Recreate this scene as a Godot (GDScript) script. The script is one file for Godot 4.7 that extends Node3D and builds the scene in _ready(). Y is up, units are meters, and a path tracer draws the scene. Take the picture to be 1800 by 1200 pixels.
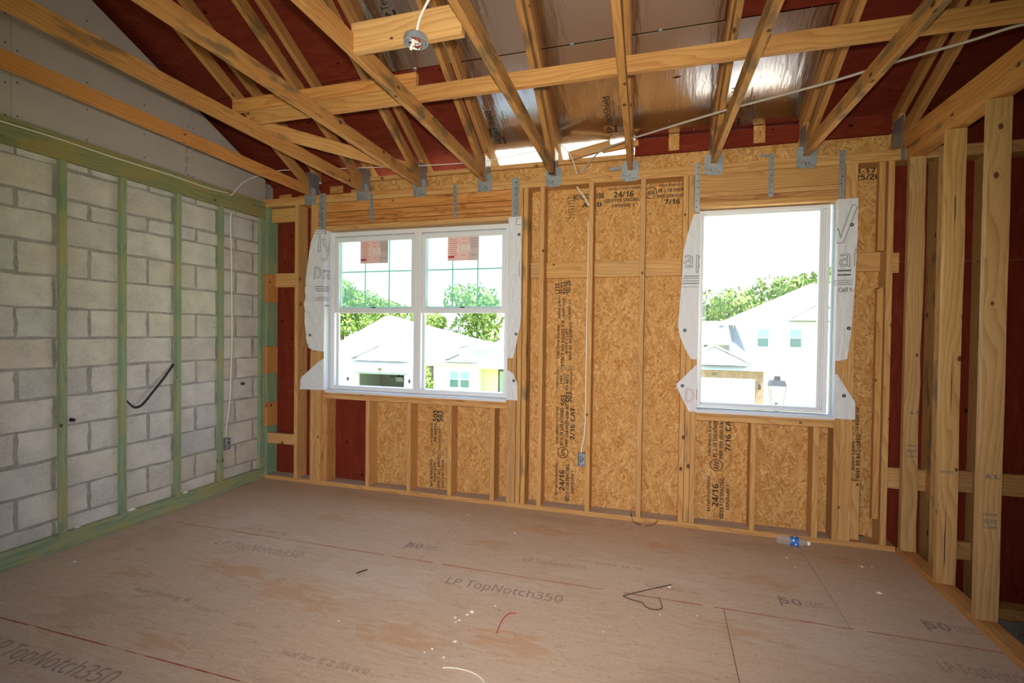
extends Node3D
# A second-storey room under construction: block wall on the left, framed window wall ahead, stud partition on the right.
# World: x along the window wall, y up, z towards the viewer; the stud faces of the window wall lie at z = 0, the floor at y = 0.

const PLATE_TOP := 2.776
const SKEW := 0.037
const ROOF_A := 3.13
const ROOF_B := 0.5
const WOOD := Vector2(1.0 / 0.36, 1.0 / 2.6)
const FLAT := Vector2(1.0 / 1.25, 1.0 / 1.25)
const TRUSS_X := [0.51, 1.085, 1.672, 2.29, 2.892, 3.508, 4.122, 4.741, 5.325]

var M := {}
var rng := RandomNumberGenerator.new()
var used := {}
var mono: Font
var heavy: Font
var sans: SystemFont
var roman: SystemFont

# ---------------------------------------------------------------- naming
func numbered(called: String) -> String:
	var n: int = used.get(called, 0)
	used[called] = n + 1
	return called if n == 0 else "%s_%03d" % [called, n]

func thing(called: String, label: String, category: String, at := Vector3.ZERO, group := "") -> Node3D:
	var o := Node3D.new()
	o.name = numbered(called)
	add_child(o)
	o.position = at
	return tag(o, label, category, group)

func tag(o: Node3D, label: String, category: String, group := "") -> Node3D:
	o.set_meta("label", label)
	o.set_meta("category", category)
	if group != "":
		o.set_meta("group", group)
	return o

func setting(called: String) -> Node3D:
	var o := Node3D.new()
	o.name = called
	add_child(o)
	o.set_meta("kind", "structure")
	return o

func put(parent: Node3D, called: String, mesh: Mesh, mat: Material, at := Transform3D()) -> MeshInstance3D:
	var o := MeshInstance3D.new()
	o.mesh = mesh
	o.material_override = mat
	o.transform = at
	o.cast_shadow = GeometryInstance3D.SHADOW_CASTING_SETTING_ON
	o.name = numbered(called) if parent == self else called
	parent.add_child(o, true)
	return o

# ---------------------------------------------------------------- shapes
func new_st() -> SurfaceTool:
	var st := SurfaceTool.new()
	st.begin(Mesh.PRIMITIVE_TRIANGLES)
	return st

func tri(st: SurfaceTool, p: Array, n: Vector3, uv: Array, tint := Color.WHITE) -> void:
	var order := [0, 1, 2]
	if (p[1] - p[0]).cross(p[2] - p[0]).dot(n) > 0.0:
		order = [0, 2, 1]
	for i in order:
		st.set_normal(n)
		st.set_color(tint)
		st.set_uv(uv[i])
		st.add_vertex(p[i])

func face(st: SurfaceTool, p: Array, tint := Color.WHITE, sc := 1.0) -> void:
	# flat polygon fan in space with planar uv in metres
	var n: Vector3 = (p[2] - p[0]).cross(p[1] - p[0]).normalized()
	var u: Vector3 = (p[1] - p[0]).normalized()
	var v := n.cross(u)
	for i in range(1, p.size() - 1):
		var q := [p[0], p[i], p[i + 1]]
		tri(st, q, n, q.map(func(w): return Vector2(w.dot(u), w.dot(v)) * sc), tint)

func corner(h: Vector3, b: float, s: Vector3, f: int) -> Vector3:
	return Vector3(s.x * (h.x - (0.0 if f == 0 else b)), s.y * (h.y - (0.0 if f == 1 else b)), s.z * (h.z - (0.0 if f == 2 else b)))

func box_uv(p: Vector3, f: int, ax: int, sc: Vector2, off: Vector2) -> Vector2:
	var u: int = [1, 0, 0][ax]
	var w: int = [2, 2, 1][ax]
	if f == ax:
		return Vector2(p[u], p[w] * 0.4) * sc + off
	var across: int = w if f == u else u
	return Vector2(p[across], p[ax]) * sc + off

func add_box(st: SurfaceTool, c: Vector3, size: Vector3, b := 0.0015, tint := Color.WHITE, ax := 1, sc := WOOD, off := Vector2.ZERO) -> void:
	var h := size / 2.0
	b = minf(b, minf(h.x, minf(h.y, h.z)) * 0.6)
	for a in 3:
		var u := (a + 1) % 3
		var w := (a + 2) % 3
		for s in [-1.0, 1.0]:
			var n := Vector3.ZERO
			n[a] = s
			var p := []
			for q in [[-1.0, -1.0], [1.0, -1.0], [1.0, 1.0], [-1.0, 1.0]]:
				var g := Vector3.ZERO
				g[a] = s
				g[u] = q[0]
				g[w] = q[1]
				p.append(corner(h, b, g, a))
			var uv: Array = p.map(func(x): return box_uv(x, a, ax, sc, off))
			p = p.map(func(x): return x + c)
			tri(st, [p[0], p[1], p[2]], n, [uv[0], uv[1], uv[2]], tint)
			tri(st, [p[0], p[2], p[3]], n, [uv[0], uv[2], uv[3]], tint)
			if b > 0.0:
				for t in [-1.0, 1.0]:
					var g := Vector3.ZERO
					g[a] = s
					g[u] = t
					var e := []
					for k in [[a, -1.0], [a, 1.0], [u, 1.0], [u, -1.0]]:
						g[w] = k[1]
						e.append(corner(h, b, g, k[0]))
					var n2 := Vector3.ZERO
					n2[a] = s
					n2[u] = t
					n2 = n2.normalized()
					var uv2: Array = e.map(func(x): return box_uv(x, a, ax, sc, off))
					e = e.map(func(x): return x + c)
					tri(st, [e[0], e[1], e[2]], n2, [uv2[0], uv2[1], uv2[2]], tint)
					tri(st, [e[0], e[2], e[3]], n2, [uv2[0], uv2[2], uv2[3]], tint)
	if b > 0.0:
		for k in 8:
			var g := Vector3(-1.0 if k & 1 else 1.0, -1.0 if k & 2 else 1.0, -1.0 if k & 4 else 1.0)
			var p := [corner(h, b, g, 0), corner(h, b, g, 1), corner(h, b, g, 2)]
			var uv: Array = p.map(func(x): return box_uv(x, 0, ax, sc, off))
			tri(st, p.map(func(x): return x + c), g.normalized(), uv, tint)

func some_tint(spread := 0.16) -> Color:
	var l := 1.0 + rng.randf_range(-spread, spread * 0.7)
	var w := rng.randf_range(-0.07, 0.07)
	return Color(l * (1.0 + w * 0.4), l, l * (1.0 - w * 1.4))

# a board or panel given by its two corners; the grain runs along axis ax
func board(parent: Node3D, called: String, a: Vector3, b: Vector3, mat: Material, ax := 1, tint = null, bev := 0.0018, sc := WOOD) -> MeshInstance3D:
	var st := new_st()
	var lo := Vector3(minf(a.x, b.x), minf(a.y, b.y), minf(a.z, b.z))
	var hi := Vector3(maxf(a.x, b.x), maxf(a.y, b.y), maxf(a.z, b.z))
	var t: Color = some_tint() if tint == null else tint
	add_box(st, Vector3.ZERO, hi - lo, bev, t, ax, sc, Vector2(rng.randf(), rng.randf()))
	return put(parent, called, st.commit(), mat, Transform3D(Basis(), (lo + hi) / 2.0))

# a board of section w x h (w across, h up) between two points, its length along local z
func beam(parent: Node3D, called: String, a: Vector3, b: Vector3, w: float, h: float, mat: Material, tint = null, up := Vector3.UP) -> MeshInstance3D:
	var st := new_st()
	var t: Color = some_tint() if tint == null else tint
	add_box(st, Vector3.ZERO, Vector3(w, h, a.distance_to(b)), 0.0018, t, 2, WOOD, Vector2(rng.randf(), rng.randf()))
	var z := (b - a).normalized()
	var x := up.cross(z).normalized()
	return put(parent, called, st.commit(), mat, Transform3D(Basis(x, z.cross(x), z), (a + b) / 2.0))

# a polygon in the local xy plane, extruded by depth towards local -z
func prism(poly: Array, depth: float, tint := Color.WHITE, sc := 1.0) -> ArrayMesh:
	var st := new_st()
	var pp := PackedVector2Array(poly)
	var ix := Geometry2D.triangulate_polygon(pp)
	for k in range(0, ix.size(), 3):
		var q := [pp[ix[k]], pp[ix[k + 1]], pp[ix[k + 2]]]
		var uv: Array = q.map(func(v): return v * sc)
		tri(st, q.map(func(v): return Vector3(v.x, v.y, 0)), Vector3.BACK, uv, tint)
		tri(st, q.map(func(v): return Vector3(v.x, v.y, -depth)), Vector3.FORWARD, uv, tint)
	var turn := 1.0 if not Geometry2D.is_polygon_clockwise(pp) else -1.0
	for i in pp.size():
		var a := pp[i]
		var b := pp[(i + 1) % pp.size()]
		var d := (b - a).normalized()
		var n := Vector3(d.y, -d.x, 0) * turn
		var q := [Vector3(a.x, a.y, 0), Vector3(b.x, b.y, 0), Vector3(b.x, b.y, -depth), Vector3(a.x, a.y, -depth)]
		var uv := [a * sc, b * sc, b * sc + Vector2(0, depth), a * sc + Vector2(0, depth)]
		tri(st, [q[0], q[1], q[2]], n, [uv[0], uv[1], uv[2]], tint)
		tri(st, [q[0], q[2], q[3]], n, [uv[0], uv[2], uv[3]], tint)
	return st.commit()

# the smooth curve through the points, as a tube
func add_tube(st: SurfaceTool, pts: Array, r: float, sides := 8, step := 5, tint := Color.WHITE) -> void:
	var path := []
	for i in pts.size() - 1:
		var p0: Vector3 = pts[maxi(i - 1, 0)]
		var p1: Vector3 = pts[i]
		var p2: Vector3 = pts[i + 1]
		var p3: Vector3 = pts[mini(i + 2, pts.size() - 1)]
		for k in step:
			path.append(p1.cubic_interpolate(p2, p0, p3, float(k) / step))
	path.append(pts[-1])
	var rings := []
	var side := Vector3.UP
	for i in path.size():
		var d: Vector3 = (path[mini(i + 1, path.size() - 1)] - path[maxi(i - 1, 0)]).normalized()
		if i == 0 and absf(d.y) > 0.9:
			side = Vector3.RIGHT
		side = (side - d * side.dot(d)).normalized()
		var other := d.cross(side)
		var ring := []
		for k in sides:
			var t := TAU * k / sides
			ring.append(side * cos(t) + other * sin(t))
		rings.append(ring)
	for i in path.size() - 1:
		for k in sides:
			var k2 := (k + 1) % sides
			var n := [rings[i][k], rings[i][k2], rings[i + 1][k2], rings[i + 1][k]]
			var q := [path[i] + n[0] * r, path[i] + n[1] * r, path[i + 1] + n[2] * r, path[i + 1] + n[3] * r]
			for f in [[0, 1, 2], [0, 2, 3]]:
				var flip: bool = (q[f[1]] - q[f[0]]).cross(q[f[2]] - q[f[0]]).dot(n[f[0]]) > 0.0
				for j in ([f[0], f[2], f[1]] if flip else f):
					st.set_normal(n[j])
					st.set_color(tint)
					st.set_uv(Vector2.ZERO)
					st.add_vertex(q[j])
	for e in [0, path.size() - 1]:
		var out: Vector3 = (path[e] - path[1 if e == 0 else e - 1]).normalized()
		for k in sides:
			tri(st, [path[e], path[e] + rings[e][k] * r, path[e] + rings[e][(k + 1) % sides] * r], out, [Vector2.ZERO, Vector2.ZERO, Vector2.ZERO], tint)

func tube(parent: Node3D, called: String, pts: Array, r: float, mat: Material, sides := 8, step := 5) -> MeshInstance3D:
	var st := new_st()
	add_tube(st, pts, r, sides, step)
	return put(parent, called, st.commit(), mat)

# a profile of (radius, height) pairs turned about the local y axis
func lathe(profile: Array, sides := 20, tint := Color.WHITE) -> ArrayMesh:
	var st := new_st()
	st.set_smooth_group(0)
	for i in profile.size() - 1:
		for k in sides:
			var q := []
			for e in [[i, k], [i, k + 1], [i + 1, k + 1], [i + 1, k]]:
				var t: float = TAU * e[1] / sides
				q.append(Vector3(cos(t) * profile[e[0]].x, profile[e[0]].y, sin(t) * profile[e[0]].x))
			var d: Vector2 = profile[i + 1] - profile[i]
			var tm: float = TAU * (k + 0.5) / sides
			var n := Vector3(d.y * cos(tm), -d.x, d.y * sin(tm)).normalized()
			if d.length() < 1e-6:
				continue
			tri(st, [q[0], q[1], q[2]], n, [Vector2.ZERO, Vector2.ZERO, Vector2.ZERO], tint)
			tri(st, [q[0], q[2], q[3]], n, [Vector2.ZERO, Vector2.ZERO, Vector2.ZERO], tint)
	return st.commit()

# ---------------------------------------------------------------- lettering
func letters(txt: String, height: float, font: Font, depth := 0.0006) -> TextMesh:
	var t := TextMesh.new()
	t.text = txt
	t.font = font
	t.font_size = 32
	t.pixel_size = height / 23.0
	t.depth = depth
	t.horizontal_alignment = HORIZONTAL_ALIGNMENT_LEFT
	t.vertical_alignment = VERTICAL_ALIGNMENT_CENTER
	t.curve_step = 2.0
	return t

# printed letters starting at a point, reading along x, upright along y; width > 0 squeezes the line to that length
func stamp(parent: Node3D, txt: String, height: float, at: Vector3, x: Vector3, y: Vector3, mat: Material, font: Font, width := 0.0) -> void:
	var t := letters(txt, height, font)
	var k := 1.0
	if width > 0.0:
		k = width / maxf(t.get_aabb().size.x, 0.001)
	put(parent, "lettering", t, mat, Transform3D(Basis(x * k, y, x.cross(y)), at))

# the outlines of letters as thin ribbons, laid on a surface by a function of (x, y)
func outline(parent: Node3D, txt: String, height: float, at: Vector2, where: Callable, mat: Material, font: Font, wide := 0.0035, xs := 1.0) -> void:
	var t := letters(txt, height, font, 0.0)
	var arr := t.surface_get_arrays(0)
	var vs: PackedVector3Array = arr[Mesh.ARRAY_VERTEX]
	var ix = arr[Mesh.ARRAY_INDEX]
	if ix == null or ix.size() == 0:
		ix = PackedInt32Array(range(vs.size()))
	var edges := {}
	for k in range(0, ix.size(), 3):
		for e in [[0, 1], [1, 2], [2, 0]]:
			var a := Vector2(vs[ix[k + e[0]]].x, vs[ix[k + e[0]]].y).snapped(Vector2(1e-5, 1e-5))
			var b := Vector2(vs[ix[k + e[1]]].x, vs[ix[k + e[1]]].y).snapped(Vector2(1e-5, 1e-5))
			var key := [a, b] if a < b else [b, a]
			edges[key] = edges.get(key, 0) + 1
	var st := new_st()
	var any := false
	for key in edges:
		if edges[key] != 1:
			continue
		var a: Vector2 = key[0]
		var b: Vector2 = key[1]
		a.x *= xs
		b.x *= xs
		var n := (b - a).normalized().orthogonal() * wide / 2.0
		var steps := maxi(1, int(ceil(a.distance_to(b) / 0.012)))
		for s in steps:
			var p := a.lerp(b, float(s) / steps) + at
			var q := a.lerp(b, float(s + 1) / steps) + at
			var c := [where.call(p - n), where.call(q - n), where.call(q + n), where.call(p + n)]
			if c.has(null):
				continue
			any = true
			face(st, c)
	if any:
		put(parent, "lettering", st.commit(), mat)

# ---------------------------------------------------------------- materials
func plain(c: Color, rough := 0.8, metal := 0.0, spec := 0.5) -> StandardMaterial3D:
	var m := StandardMaterial3D.new()
	m.albedo_color = c
	m.roughness = rough
	m.metallic = metal
	m.metallic_specular = spec
	m.vertex_color_use_as_albedo = true
	return m

func rgb8(r: float, g: float, b: float) -> Color:
	return Color(r / 255.0, g / 255.0, b / 255.0)

func textured(tex: Texture2D, rough := 0.75, bump: Texture2D = null, depth := 0.1) -> StandardMaterial3D:
	var m := plain(Color.WHITE, rough, 0.0, 0.4)
	m.albedo_texture = tex
	if bump != null:
		m.heightmap_enabled = true
		m.heightmap_texture = bump
		m.heightmap_scale = depth
	return m

func noise(s: int, f: float, octaves := 3) -> FastNoiseLite:
	var n := FastNoiseLite.new()
	n.seed = s
	n.frequency = f
	n.noise_type = FastNoiseLite.TYPE_SIMPLEX_SMOOTH
	n.fractal_octaves = octaves
	return n

func picture(w: int, h: int, data: PackedByteArray) -> ImageTexture:
	return ImageTexture.create_from_image(Image.create_from_data(w, h, false, Image.FORMAT_RGB8, data))

# sawn softwood: u across the board (0.36 m), v along it (2.6 m)
func wood_texture(s: int, light: Color, dark: Color, knot: Color, stain: Color, stain_at: float, knots: int, rings: float) -> ImageTexture:
	var w := 256
	var h := 1024
	var big := noise(s, 1.0, 2)
	var mid := noise(s + 1, 1.0, 3)
	var fine := noise(s + 2, 1.0, 2)
	var spot := noise(s + 3, 1.0, 3)
	var r := RandomNumberGenerator.new()
	r.seed = s
	var ks := []
	for k in knots:
		ks.append([r.randf(), r.randf(), r.randf_range(0.006, 0.015)])
	var data := PackedByteArray()
	data.resize(w * h * 3)
	var at := 0
	for j in h:
		var v := float(j) / h
		var ang := v * TAU
		var cv := cos(ang) * 0.41
		var sv := sin(ang) * 0.41
		for i in w:
			var u := float(i) / w
			var um := u * 0.36
			var g := u * rings + 2.4 * big.get_noise_3d(um * 4.0, cv * 0.9, sv * 0.9) + 0.35 * mid.get_noise_3d(um * 22.0, cv * 2.6, sv * 2.6)
			var core := 0.0
			for k in ks:
				var dv := absf(v - k[1])
				dv = minf(dv, 1.0 - dv) * 2.6
				var du := absf(u - k[0])
				du = minf(du, 1.0 - du) * 0.36
				var d2: float = (du * du + dv * dv * 0.45) / (k[2] * k[2])
				if d2 < 9.0:
					g += 2.2 * exp(-d2 * 0.5)
					core = maxf(core, clampf(1.35 - d2 * 1.3, 0.0, 1.0))
			var band := g - floorf(g)
			band = band * band * (1.0 if band < 0.92 else (1.0 - band) / 0.08)
			var fib := fine.get_noise_3d(um * 420.0, cv * 9.0, sv * 9.0)
			var c := light.lerp(dark, clampf(band * 0.62 + fib * 0.20 + 0.14 + 0.25 * mid.get_noise_3d(um * 6.0, cv * 2.0 + 9.0, sv * 2.0), 0.0, 1.0))
			if stain_at < 1.0:
				var sp := spot.get_noise_3d(um * 9.0 + 3.0, cv * 3.2, sv * 3.2) + 0.10 * fib
				c = c.lerp(stain, clampf((sp - stain_at) * 1.9, 0.0, 0.62))
			c = c.lerp(knot, core)
			data[at] = int(clampf(c.r, 0, 1) * 255)
			data[at + 1] = int(clampf(c.g, 0, 1) * 255)
			data[at + 2] = int(clampf(c.b, 0, 1) * 255)
			at += 3
	return picture(w, h, data)

# pressed strands, 1.25 m square; returns the colour picture and a height picture
func strand_texture(s: int, tones: Array, count: int, long: float, wide: float, specks: int, turn := 0.0, spread := 0.75, stray := 0.25, contrast := 0.1) -> Array:
	var n := 1024
	var px := n / 1.25
	var r := RandomNumberGenerator.new()
	r.seed = s
	var data := PackedByteArray()
	data.resize(n * n * 3)
	var relief := PackedByteArray()
	relief.resize(n * n)
	for i in n * n:
		data[i * 3] = int(tones[0].r * 255)
		data[i * 3 + 1] = int(tones[0].g * 255)
		data[i * 3 + 2] = int(tones[0].b * 255)
		relief[i] = 110
	for k in count + specks:
		var small := k >= count
		var length := (r.randf_range(0.35, 1.0) * long if not small else r.randf_range(0.003, 0.014)) * px
		var half := (r.randf_range(0.25, 1.0) * wide if not small else r.randf_range(0.001, 0.0035)) * px / 2.0
		var a := turn + (r.randfn(0.0, spread) if r.randf() > stray else r.randf() * PI)
		var d := Vector2(sin(a), cos(a))
		var c: Color = tones[1 + r.randi() % (tones.size() - 2)] if not small else tones[-1]
		var tone := r.randf_range(1.0 - contrast, 1.0 + contrast)
		var up := r.randi_range(70, 190)
		var cx := r.randf() * n
		var cy := r.randf() * n
		var streak := r.randf() * 6.0
		for q in range(int(-half), int(half) + 1):
			var t := tone * (1.0 + 0.4 * contrast * sin(q * 1.9 + streak))
			var cr := int(clampf(c.r * t, 0, 1) * 255)
			var cg := int(clampf(c.g * t, 0, 1) * 255)
			var cb := int(clampf(c.b * t, 0, 1) * 255)
			var ragged := length * (0.5 - r.randf() * 0.12)
			var p := -ragged
			while p < ragged:
				var x := posmod(int(cx + d.x * p - d.y * q), n)
				var y := posmod(int(cy + d.y * p + d.x * q), n)
				var o := y * n + x
				relief[o] = up
				o *= 3
				data[o] = cr
				data[o + 1] = cg
				data[o + 2] = cb
				p += 0.8
	var hi := Image.create_from_data(n, n, false, Image.FORMAT_L8, relief)
	return [picture(n, n, data), ImageTexture.create_from_image(hi)]

# mottled surface from noise: base, second tone by a broad pattern, third by a fine one
func mottled(s: int, n: int, metres: float, tones: Array, f1: float, f2: float, stretch := Vector2.ONE) -> ImageTexture:
	var a := noise(s, 1.0, 4)
	var b := noise(s + 7, 1.0, 3)
	var data := PackedByteArray()
	data.resize(n * n * 3)
	var at := 0
	var rr := metres / TAU
	for j in n:
		var y := float(j) / n * metres * stretch.y
		for i in n:
			var t := float(i) / n * TAU
			var cx := cos(t) * rr * stretch.x
			var sx := sin(t) * rr * stretch.x
			var k1 := clampf(0.5 + a.get_noise_3d(cx * f1, y * f1, sx * f1) * 1.1, 0, 1)
			var k2 := clampf(0.5 + b.get_noise_3d(cx * f2, y * f2, sx * f2) * 1.2, 0, 1)
			var c: Color = tones[0].lerp(tones[1], k1).lerp(tones[2], k2 * 0.5)
			data[at] = int(c.r * 255)
			data[at + 1] = int(c.g * 255)
			data[at + 2] = int(c.b * 255)
			at += 3
	return picture(n, n, data)

func stain_image(n: int, s: int, c: Color, strength: float, stretch: Vector2) -> Image:
	var im := Image.create(n, n, false, Image.FORMAT_RGBA8)
	var f := noise(s, 0.045 * 96.0 / n, 4)
	var g := noise(s + 5, 0.4, 2)
	for j in n:
		for i in n:
			var x := (i - n / 2.0) / (n / 2.0)
			var y := (j - n / 2.0) / (n / 2.0)
			var d := 1.0 - sqrt(x * x + y * y)
			var a := clampf((f.get_noise_2d(i * stretch.x, j * stretch.y) + d * 1.5 - 0.62) * 1.9, 0.0, 1.0)
			a *= 0.75 + 0.5 * g.get_noise_2d(i, j * 2.0)
			im.set_pixel(i, j, Color(c.r, c.g, c.b, clampf(a * strength, 0, 1)))
	return im

func floor_texture(tile: ImageTexture) -> ImageTexture:
	# one picture for the whole subfloor, 5.6 m square from (0, -0.2)
	var n := 2048
	var px := n / 5.6
	var im := Image.create(n, n, false, Image.FORMAT_RGB8)
	var t: Image = tile.get_image().duplicate()
	t.resize(458, 458, Image.INTERPOLATE_CUBIC)
	for j in 5:
		for i in 5:
			im.blit_rect(t, Rect2i(0, 0, 458, 458), Vector2i(i * 458, j * 458))
	im.convert(Image.FORMAT_RGBA8)
	var rust := rgb8(182, 132, 90)
	var dust_tone := rgb8(204, 188, 176)
	var dull := rgb8(160, 130, 110)
	# [x, z, size across, size along, kind]
	var spots := [
		[1.30, 1.62, 1.0, 0.35, 0], [1.75, 1.72, 0.9, 0.40, 0], [2.05, 1.80, 0.5, 0.28, 0], [2.60, 1.92, 0.85, 0.40, 0], [1.34, 0.69, 0.7, 0.28, 0], [2.95, 0.40, 0.9, 0.32, 0],
		[2.65, 0.76, 0.6, 0.30, 0], [3.85, 0.42, 0.7, 0.3, 0], [3.10, 1.80, 0.8, 0.35, 0], [4.40, 0.75, 0.7, 0.3, 0], [0.75, 1.85, 0.5, 0.22, 0], [1.55, 2.30, 0.7, 0.22, 0], [4.95, 0.25, 0.5, 0.3, 0], [4.2, 1.35, 0.8, 0.3, 0],
		[1.2, 1.25, 1.6, 0.7, 1], [2.2, 1.45, 1.5, 0.8, 1], [0.7, 0.9, 1.2, 0.9, 1], [3.6, 0.9, 1.8, 0.8, 1], [4.6, 1.3, 1.4, 0.7, 1], [3.2, 2.2, 1.6, 0.8, 1], [1.6, 2.7, 1.6, 0.8, 1], [2.9, 1.3, 1.2, 0.5, 1], [1.9, 0.5, 1.4, 0.5, 1],
		[0.9, 2.2, 1.1, 0.6, 2], [2.4, 2.5, 1.3, 0.6, 2], [4.4, 0.2, 1.4, 0.35, 2], [3.0, 0.15, 1.5, 0.3, 2], [1.5, 0.15, 1.6, 0.3, 2], [3.9, 1.9, 1.1, 0.6, 2], [0.3, 1.4, 0.7, 1.3, 2]]
	var k := 0
	for s in spots:
		var c: Color = [rust, dust_tone, dull][s[4]]
		var st := stain_image(96, 40 + k, c, [0.5, 0.45, 0.35][s[4]], Vector2(1.0, 1.6))
		st.resize(int(s[2] * px), int(s[3] * px), Image.INTERPOLATE_CUBIC)
		im.blend_rect(st, Rect2i(0, 0, st.get_width(), st.get_height()), Vector2i(int((s[0] - s[2] / 2) * px), int((s[1] + 0.2 - s[3] / 2) * px)))
		k += 1
	# pale scuff marks
	var r := RandomNumberGenerator.new()
	r.seed = 77
	for i in 420:
		var p := Vector2(r.randf_range(0.1, 5.3), r.randf_range(0.0, 4.8))
		var a := r.randfn(0.0, 0.5)
		var d := Vector2(cos(a), sin(a))
		var c := rgb8(205, 186, 168) if r.randf() < 0.6 else rgb8(110, 84, 66)
		for q in int(r.randf_range(0.02, 0.16) * px):
			var z := (p + Vector2(0, 0.2)) * px + d * q + Vector2(r.randf_range(-0.6, 0.6), r.randf_range(-0.6, 0.6))
			if z.x >= 0 and z.y >= 0 and z.x < n and z.y < n:
				im.set_pixel(int(z.x), int(z.y), im.get_pixel(int(z.x), int(z.y)).lerp(c, 0.4))
	im.convert(Image.FORMAT_RGB8)
	return ImageTexture.create_from_image(im)

func make_materials() -> void:
	var face_ := SystemFont.new()
	face_.font_names = ["Droid Sans Mono"]
	mono = face_
	sans = SystemFont.new()
	sans.font_names = ["Droid Sans"]
	sans.font_weight = 700
	heavy = sans
	roman = SystemFont.new()
	roman.font_names = ["Droid Sans"]
	M.pine = textured(wood_texture(11, rgb8(205, 160, 104), rgb8(168, 115, 63), rgb8(92, 54, 30), rgb8(120, 96, 70), 1.0, 6, 13.0), 0.7)
	M.pine_stained = textured(wood_texture(23, rgb8(203, 157, 99), rgb8(168, 115, 62), rgb8(84, 50, 30), rgb8(104, 94, 78), 0.10, 6, 12.0), 0.7)
	M.pine_split = textured(wood_texture(37, rgb8(204, 153, 94), rgb8(160, 99, 50), rgb8(74, 38, 20), rgb8(110, 56, 30), 0.3, 10, 9.0), 0.7)
	M.treated = textured(wood_texture(51, rgb8(150, 157, 126), rgb8(106, 125, 100), rgb8(74, 66, 44), rgb8(162, 150, 104), -0.05, 5, 12.0), 0.75)
	var osb := strand_texture(5, [rgb8(192, 144, 86), rgb8(200, 152, 92), rgb8(194, 145, 84), rgb8(190, 140, 79), rgb8(184, 132, 70), rgb8(206, 162, 106), rgb8(178, 122, 62), rgb8(197, 149, 90), rgb8(112, 70, 38)], 5200, 0.11, 0.020, 4200, 0.0, 0.6, 0.25, 0.045)
	M.osb = textured(osb[0], 0.75, osb[1], 0.012)
	var sub := strand_texture(9, [rgb8(190, 163, 141), rgb8(192, 165, 143), rgb8(188, 161, 138), rgb8(191, 164, 142), rgb8(185, 157, 133), rgb8(195, 169, 149), rgb8(160, 128, 104)], 5200, 0.22, 0.007, 900, PI / 2, 0.14, 0.06, 0.02)
	M.subfloor = textured(floor_texture(sub[0]), 0.8, null)
	M.subfloor_rear = textured(sub[0], 0.8)
	M.red = textured(wood_texture(63, rgb8(118, 45, 28), rgb8(98, 32, 20), rgb8(48, 18, 13), rgb8(124, 58, 38), 0.25, 9, 3.0), 0.85)
	M.red.metallic_specular = 0.25
	M.block = textured(mottled(71, 512, 1.0, [rgb8(202, 198, 191), rgb8(180, 177, 171), rgb8(210, 204, 195)], 5.0, 40.0), 0.95)
	M.mortar = textured(mottled(73, 256, 1.0, [rgb8(160, 156, 150), rgb8(134, 131, 126), rgb8(168, 163, 156)], 4.0, 30.0), 0.95)
	M.drywall = textured(mottled(79, 256, 1.2, [rgb8(170, 160, 152), rgb8(164, 154, 147), rgb8(174, 164, 156)], 3.0, 60.0), 0.9)
	var foil := plain(rgb8(222, 214, 206), 0.17, 1.0)
	foil.heightmap_enabled = true
	foil.heightmap_texture = mottled(83, 512, 1.2, [Color(0.3, 0.3, 0.3), Color(0.7, 0.7, 0.7), Color(0.5, 0.5, 0.5)], 12.0, 60.0, Vector2(0.3, 1.6))
	foil.heightmap_scale = 0.25
	M.foil = foil
	var zinc := plain(rgb8(178, 184, 190), 0.42, 0.55)
	zinc.albedo_texture = mottled(89, 128, 0.2, [rgb8(235, 235, 235), rgb8(200, 202, 206), rgb8(255, 255, 255)], 30.0, 150.0)
	M.zinc = zinc
	M.dust_tone = textured(mottled(107, 128, 0.6, [rgb8(186, 164, 150), rgb8(164, 140, 124), rgb8(194, 174, 160)], 8.0, 60.0), 0.95)
	M.ink = plain(rgb8(34, 30, 28), 0.9)
	M.ink_grey = plain(rgb8(146, 124, 112), 0.9)
	M.ink_faint = plain(rgb8(160, 134, 116), 0.9)
	M.ink_line = plain(rgb8(98, 98, 104), 0.9)
	M.ink_pink = plain(rgb8(196, 150, 150), 0.9)
	M.chalk = plain(rgb8(150, 62, 48), 0.95)
	M.white_vinyl = plain(rgb8(216, 217, 222), 0.35)
	M.cable = plain(rgb8(226, 220, 210), 0.5)
	M.cable_grey = plain(rgb8(170, 158, 148), 0.5)
	M.dark = plain(rgb8(28, 26, 26), 0.6)
	M.black_rubber = plain(rgb8(32, 30, 32), 0.45)
	M.red_wire = plain(rgb8(176, 40, 40), 0.45)
	M.copper = plain(rgb8(150, 96, 66), 0.35, 1.0)
	var wrap := plain(rgb8(212, 213, 219), 0.7)
	wrap.backlight_enabled = true
	wrap.backlight = Color(0.35, 0.35, 0.35)
	wrap.heightmap_enabled = true
	wrap.heightmap_texture = mottled(97, 256, 0.5, [Color(0.4, 0.4, 0.4), Color(0.65, 0.65, 0.65), Color(0.5, 0.5, 0.5)], 14.0, 70.0, Vector2(1.0, 0.35))
	wrap.heightmap_scale = 0.12
	M.wrap = wrap
	M.added_wrap_mat = plain(rgb8(200, 200, 204), 0.8)
	var glass := StandardMaterial3D.new()
	glass.transparency = BaseMaterial3D.TRANSPARENCY_ALPHA
	glass.albedo_color = Color(0.55, 0.88, 0.78, 0.16)
	glass.roughness = 0.02
	M.glass = glass
	var clear := glass.duplicate()
	clear.albedo_color = Color(0.92, 0.97, 0.96, 0.05)
	M.clear = clear
	M.grille = plain(rgb8(128, 168, 160), 0.4)

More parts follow.
